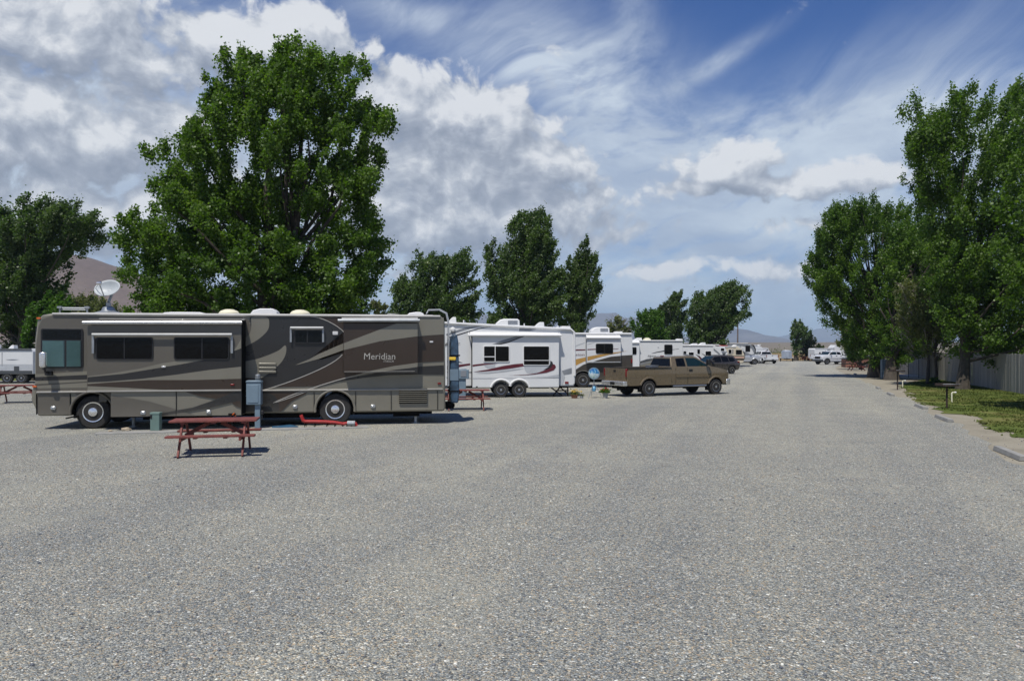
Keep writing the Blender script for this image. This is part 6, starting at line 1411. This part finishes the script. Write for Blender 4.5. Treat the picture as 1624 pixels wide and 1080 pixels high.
def water_hose():
    X, Y, _ = gp(430, 677); mb = MB(); pts = [(X-1.5+.3*math.sin(i*.5)+i*.09, Y+.55+.25*math.cos(i*.8)+.12*math.sin(i*.37), .035) for i in range(34)]; mb.tube(pts, .013, 0, 6)
    o = mb.build('water_hose', [black], None); tagset(o, 'thin black water hose looping on the ground beneath the brown motorhome', 'hose')
    mb = MB(); x0, y0, _ = gp(452, 678.5); pts = [(x0-.35, y0-.1), (x0-.1, y0-.18), (x0+.25, y0-.14), (x0+.38, y0+.02), (x0+.1, y0+.16), (x0-.25, y0+.12)]; A = [mb.av((*p, .014)) for p in pts]; B = [mb.av((p[0]*.98+x0*.02, p[1]*.98+y0*.02, .06+.02*math.sin(i*2))) for i, p in enumerate(pts)]; mb.f += [A[::-1], B]+[[A[i], A[(i+1)%6], B[(i+1)%6], B[i]] for i in range(6)]; mb.m += [0]*8
    o = mb.build('plastic_mat', [hoseblue], None); tagset(o, 'crumpled blue plastic on the ground beneath the brown motorhome', 'plastic sheet')
    X, Y, _ = gp(368, 681); t = thing('water_tap', 'garden tap with an orange valve on a short pipe behind the front picnic table', 'tap', (X, Y, .012)); p = MB(); p.tube([(0, 0, 0), (0, 0, .42)], .025, 0, 8); p.beam((-.10, 0, .42), (.10, 0, .42), .05, .05); p.build('pipe', [blackm], t)
    v = MB(); v.beam((.02, -.03, .40), (.08, -.04, .46), .04, .03); v.tube([(.08, 0, .42), (.10, 0, .36)], .02, 0, 8); v.build('valve', [lampor], t, bevel=.008)
water_hose()
def rock_at(px, py, s, label):
    X, Y, _ = gp(px, py); bm = bmesh.new(); bmesh.ops.create_icosphere(bm, subdivisions=3, radius=1)
    for v in bm.verts: v.co *= 1+.3*noise.noise(v.co*1.4+Vector((px, 0, 0))); v.co = Vector((v.co.x*s, v.co.y*s*.7, max(v.co.z, -.5)*s*.5))
    me = bpy.data.meshes.new('rock'); bm.to_mesh(me); bm.free(); me.materials.append(rock); o = bpy.data.objects.new('rock', me); COL.objects.link(o); o.location = (X, Y, .05+s*.2); tagset(o, label, 'rock')
rock_at(200, 685.5, .13, 'tan rock on the concrete strip by the front wheel'); rock_at(175, 687, .06, 'small dark stone left of the tan rock')

# unidentified blue bundle strapped at the rear of the brown motorhome
def rear_bundle():
    a = cfr; u = cuR+.32; Pt = lambda uu, v, z: tuple(Vector((a.c.x, a.c.y, 0))+Vector((a.u.x, a.u.y, 0))*uu+Vector((a.n.x, a.n.y, 0))*v+Vector((0, 0, z)))
    base = Pt(u, -.55, 0); t = thing('blue_bundle', 'blue bundle strapped upright at the rear of the brown motorhome', 'bundle', (base[0], base[1], .62), a.a)
    mb = MB(); o = [(-.13, 0), (-.15, .5), (-.14, 1.6), (-.11, 2.0), (-.05, 2.12), (.06, 2.12), (.10, 1.9), (.12, 1.2), (.13, .3), (.10, 0)]; mb.prism(o, -.45, .45, 0); mb.build('cover', [tarp], t, bevel=.05, seg=3)
    st = MB()
    for z in (.35, 1.45): st.box(-.17, -.47, z, .15, .47, z+.04)
    st.build('strap', [blackm], t); y = MB(); y.box(-.19, -.49, 1.32, .02, -.40, 1.42); y.build('clip', [yellow], t, bevel=.02)
    w = MB(); w.box(-.16, -.462, .70, .10, -.452, 1.05); w.build('patch', [pedblue], t)
rear_bundle()

# ---- spinner on a tripod, flower pots
def spinner():
    X, Y, _ = gp(942, 631.5); t = thing('garden_disc', 'round blue and white painted disc on a tripod beside the flower pots', 'garden ornament', (X, Y, .012)); hz = H+(CY-592.5)/F*Y
    d = MB(); d.lathe([(.001, -.05), (.15, -.045), (.255, -.0), (.26, .012), (.15, -.03), (.001, -.035)], (0, 0, 0), 'y', 0, 32, True); o = d.build('disc', [discm], t); o.location = (0, 0, hz); o.rotation_euler = (R(-8), 0, R(8))
    r = MB(); r.lathe([(.255, -.01), (.275, -.01), (.275, .015), (.255, .015)], (0, 0, 0), 'y', 0, 32); q = r.build('rim', [pedblue], o)
    for k in range(3):
        a = R(90+120*k+15); l = MB(); l.tube([(0, 0, .72), (.40*math.cos(a), .40*math.sin(a), 0)], .013, 0, 6); l.tube([(0, 0, .35), (.24*math.cos(a), .24*math.sin(a), .29)], .008, 0, 5); l.build('leg', [steel], t)
    p = MB(); p.tube([(0, .02, .35), (0, .02, hz)], .018); p.build('pole', [steel], t); b = MB(); b.lathe([(.03, .30), (.09, .34), (.10, .46), (.04, .55)], (0, 0, 0), 'z', 0, 12); b.build('hub', [mat('sky_blue_plastic', (.12, .35, .55), .4)], t)
spinner()
def pot(label, px, py, r, h, m, flower, nl, fs, gm=elm, name='flower_pot'):
    X, Y, _ = gp(px, py); t = thing(name, label, 'flower pot', (X, Y, .012)); p = MB(); p.lathe([(r*.72, 0), (r*.95, h*.85), (r*1.05, h*.86), (r*1.05, h), (r*.9, h), (r*.88, h*.85), (.001, h*.84)], (0, 0, 0), 'z', 0, 20, True); p.build('pot', [m], t)
    P = np.c_[rng.normal(0, r*.65, nl), rng.normal(0, r*.65, nl), h+np.abs(rng.normal(0, r*.5, nl))]; leaf_object('leaves', P, unit(rng.normal(size=(nl, 3))+np.array([0, 0, .6])), fs*(.6+.8*rng.random(nl)), gm, t)
    if flower:
        nf = 34; k = MB()
        for _ in range(nf): x, y, z = rng.normal(0, r*.7), rng.normal(0, r*.6), h+r*.7+abs(rng.normal(0, r*.35)); k.lathe([(.001, -.01), (.03, 0), (.025, .018), (.001, .02)], (x, y, z), 'z', 0, 7, True)
        k.build('flowers', [flower], t)
pot('square grey pot full of red flowers behind the tan pickup', 960, 631.8, .14, .26, greypot, petal, 420, .09)
pot('wide brown bowl of yellow flowers by the trailer end', 911, 632.0, .17, .17, terra, petaly, 260, .06, olive)
pot('tiny pale pot between the brown bowl and the tripod', 922.5, 632.2, .085, .12, greypot, None, 60, .05, olive)

# ---- parking stops along the right edge
def stop_bar():
    b = MB(); b.prism([(-.10, 0), (.10, 0), (.07, .10), (-.07, .10)], -.92, .92, 0); 
    for y in (-.6, .6): b.lathe([(.025, .1001), (.012, .09), (.001, .09)], (0, y, .003), 'z', 0, 8)
    return b
sb_mesh = None
for i, (px, py, lab, rz, sc) in enumerate(((1609, 726, 'pale concrete parking stop nearest the camera at the right edge', 17, 1.), (1500, 667.5, 'concrete parking stop with a chipped middle, second from the camera', 17, 1.), (1463, 648, 'concrete parking stop just left of the nearer grill', 18, 1.),
                                          (1414, 627.5, 'worn low concrete parking stop between the two grills', 20, 1.), (1394, 617, 'short looking concrete parking stop below the thick trunked tree', 20, .75), (1357, 594.5, 'far concrete parking stop near the small dark table', 20, 1.))):
    if sb_mesh is None: o = stop_bar().build('parking_stop', [conc_new if False else concrete], None, bevel=.015); sb_mesh = o
    else: o = sb_mesh.copy(); COL.objects.link(o)
    X, Y, _ = gp(px, py); o.location = (X+.1, Y+.3, .012); o.rotation_euler = (0, 0, -R(rz)); o.scale = (1, sc, 1); tagset(o, lab, 'parking stop', 'concrete parking stops along the gravel edge')

def grill(label, px, py, h, rz):
    X, Y, _ = gp(px, py); t = thing('grill', label, 'grill', (X, Y, .012), rz, 'park grills on single posts'); p = MB(); p.tube([(0, 0, 0), (0, 0, h)], .035, 0, 10); p.build('post', [rustm], t)
    b = MB(); b.box(-.34, -.22, h, .34, .22, h+.02); b.box(-.34, -.22, h, -.32, .22, h+.09); b.box(.32, -.22, h, .34, .22, h+.09); b.box(-.34, .20, h, .34, .22, h+.10); b.build('firebox', [rustm], t, bevel=.004)
    g = MB()
    for k in range(12): g.tube([(-.31, -.19+k*.033, h+.07), (.31, -.19+k*.033, h+.07)], .006, 0, 5)
    g.tube([(-.28, -.19, h+.07), (-.28, -.36, h+.08)], .008); g.tube([(.28, -.19, h+.07), (.28, -.36, h+.08)], .008); g.build('grate', [steel], t); return t
grill('rusty park grill on a single post, the nearer one standing on the grass edge', 1501.6, 648.4, .86, R(8)); grill('rusty park grill on a single post, the farther one by the thick trunk', 1423.3, 618.5, 1.02, R(20))
def riser(label, px, py, h, m):
    X, Y, _ = gp(px, py); t = thing('water_riser', label, 'water pipe', (X, Y, .012)); p = MB(); p.tube([(0, 0, 0), (0, 0, h), (.03, 0, h+.03), (.16, 0, h+.03)], .03, 0, 8); p.build('pipe', [m], t); c = MB(); c.lathe([(.035, -.02), (.04, .0), (.04, .05), (.02, .06)], (.13, 0, h+.03), 'x', 0, 8); c.build('tap', [whiteb], t)
riser('short yellowish water pipe standing in the lawn beside the nearer grill', 1509.5, 639, .40, pvc); riser('short pale water pipe in the lawn beside the farther grill', 1431.5, 614.6, .36, pvc)

def slab_and_cage():
    P = [gp(1425, 600)[:2], gp(1474, 602.5)[:2], gp(1476, 596.8)[:2], gp(1424, 595.5)[:2]]; mb = MB(); A = [mb.av((*p, .0)) for p in P]; B = [mb.av((*p, .10)) for p in P]; mb.f += [A[::-1], B]+[[A[i], A[(i+1)%4], B[(i+1)%4], B[i]] for i in range(4)]; mb.m += [0]*6
    o = mb.build('concrete_slab', [conc_new], None, bevel=.01); tagset(o, 'pale concrete slab between the thick trunk and the forked tree', 'concrete slab')
    t = thing('chain_link_fence', 'low dark chain link enclosure with thin posts on the pale slab', 'fence', (*P[0], .1)); b0 = Vector((*P[0], 0))
    L = [(Vector((*P[i], 0))-b0) for i in range(4)]
    for a, b in ((L[0], L[1]), (L[1], L[2]), (L[3], L[0])):
        n = 3
        for k in range(n): p = a.lerp(b, k/n); q = MB(); q.tube([(p.x, p.y, 0), (p.x, p.y, 1.45)], .025, 0, 6); q.build('post', [blackm], t)
        q = MB(); d = (b-a); Ln = d.length; d.normalize()
        for z in (.05, 1.42): q.tube([a+Vector((0, 0, z)), b+Vector((0, 0, z))], .014, 0, 5)
        for k in range(int(Ln/.14)):
            for s_ in (0, 1):
                x0 = k*.14; 
                pz = [(a+d*min(Ln, max(0, x0+(j % 2)*.14*(1 if s_ == 0 else -1)+s_*.14)), .08+j*.14) for j in range(10)]
                q.tube([Vector((p.x, p.y, z)) for p, z in pz], .003, 0, 3, False)
        q.build('mesh', [midgrey], t, recalc=False)
    X, Y, _ = gp(1465, 597.5); t = thing('bucket', 'white bucket on the pale slab', 'bucket', (X, Y, .10)); b = MB(); b.lathe([(.13, 0), (.16, .34), (.168, .34), (.168, .37), (.15, .37), (.13, .03), (.001, .03)], (0, 0, 0), 'z', 0, 18, True); b.build('pail', [whiteb], t); hd_ = MB(); hd_.tube([(-.16, 0, .34)]+[(.17*math.cos(R(a)), -.04, .34-.10*math.sin(R(a))) for a in range(170, 0, -20)]+[(.16, 0, .34)], .005, 0, 5); hd_.build('handle', [steel], t)
slab_and_cage()
def cabinet(label, px, py, w, h, dpt=.3):
    X, Y, _ = gp(px, py); t = thing('utility_cabinet', label, 'utility cabinet', (X, Y, .012)); b = MB(); b.prism(rrect(-w/2, 0, w/2, h, .04), -dpt/2, dpt/2); b.build('housing', [pedblue], t, bevel=.02)
    d = MB(); d.box(-w/2+.05, -dpt/2-.015, .1, w/2-.05, -dpt/2-.002, h-.15); do = d.build('door', [pedblue], t, bevel=.008); k = MB(); k.box(w/2-.12, -dpt/2-.04, h*.5, w/2-.08, -dpt/2-.015, h*.6); k.build('handle', [steel], do)
cabinet('tall grey blue utility cabinet left of the thick trunk', 1401, 600.5, .34, 1.45); cabinet('squat grey blue utility cabinet behind the forked tree', 1480, 600.0, .60, 1.15)
def utility_pole():
    Y = 160; X = (1170-CX)/F*Y; t = thing('utility_pole', 'bare brown utility pole above the far trailers', 'utility pole', (X, Y, 0)); p = MB(); z = H+(CY-512)/F*Y; p.tube([(0, 0, 0), (0, 0, z)], [.17, .12], 0, 10); p.build('pole', [mat('pole_wood', (.13, .095, .075), .9, 0, .2)], t); c = MB(); c.beam((-.5, 0, z-.35), (.5, 0, z-.35), .09, .1); c.build('crossarm', [bark], t)
utility_pole()
def shed():
    Y = 97; X = (1366-CX)/F*Y; t = thing('shed', 'low red brown shed with a dark roof at the far end of the right row', 'shed', (X, Y, 0), R(-8)); b = MB(); w = 2.1; b.prism([(-w, 0), (w, 0), (w, 1.35), (-w, 1.0)], -1.0, 1.0, 0); b.build('wall', [brick], t)
    r = MB(); r.prism([(-w-.15, 1.02), (w+.1, 1.41), (w+.1, 1.52), (-w-.15, 1.12)], -1.15, 1.15, 0); r.build('roof', [dkgrey], t); d = MB(); d.box(.7, -1.04, .05, 1.5, -1.0, 1.1); d.build('door', [steel], t, bevel=.01)
shed()
def ramp():
    X, Y, _ = gp(1352, 583.5); t = thing('flatbed_trailer', 'low rusty flatbed trailer in front of the red brown shed', 'trailer', (X+1.2, Y+.4, .012), R(-12)); f = MB(); f.box(-2.0, -.75, .48, 1.8, .75, .54); f.beam((-2.0, -.75, .45), (1.8, -.75, .45), .06, .1); f.beam((-2.0, .75, .45), (1.8, .75, .45), .06, .1); f.beam((-2, -.5, .42), (-3.1, 0, .42), .06, .08); f.beam((-2, .5, .42), (-3.1, 0, .42), .06, .08); f.build('bed', [rustm], t)
    rl = MB()
    for x in (-1.9, -.6, .6, 1.7): rl.beam((x, -.75, .5), (x, -.75, .85), .05, .05)
    rl.beam((-1.9, -.75, .85), (1.7, -.75, .85), .05, .05); rl.build('railing', [rustm], t)
    for s_ in (-1, 1): wheel(t, .3, s_*.9, .30, .18, s_)
ramp()

# ================================================================ AIR
def haze():
    mb = MB(); mb.box(-9900, -3400, -14, 9900, 10200, 340); m = bpy.data.materials.new('haze_air'); m.use_nodes = True; nt = m.node_tree; nt.nodes.clear(); n = N(nt)
    v = n.node('ShaderNodeVolumePrincipled'); v.inputs['Color'].default_value = (.62, .81, 1.0, 1); v.inputs['Density'].default_value = 1.35e-4; v.inputs['Anisotropy'].default_value = .0
    o = n.node('ShaderNodeOutputMaterial'); nt.links.new(v.outputs[0], o.inputs['Volume'])
    ob = mb.build('haze', [m], None); tagset(ob, 'thin pale blue air fading the distant mountains', 'haze', kind='stuff')
haze()
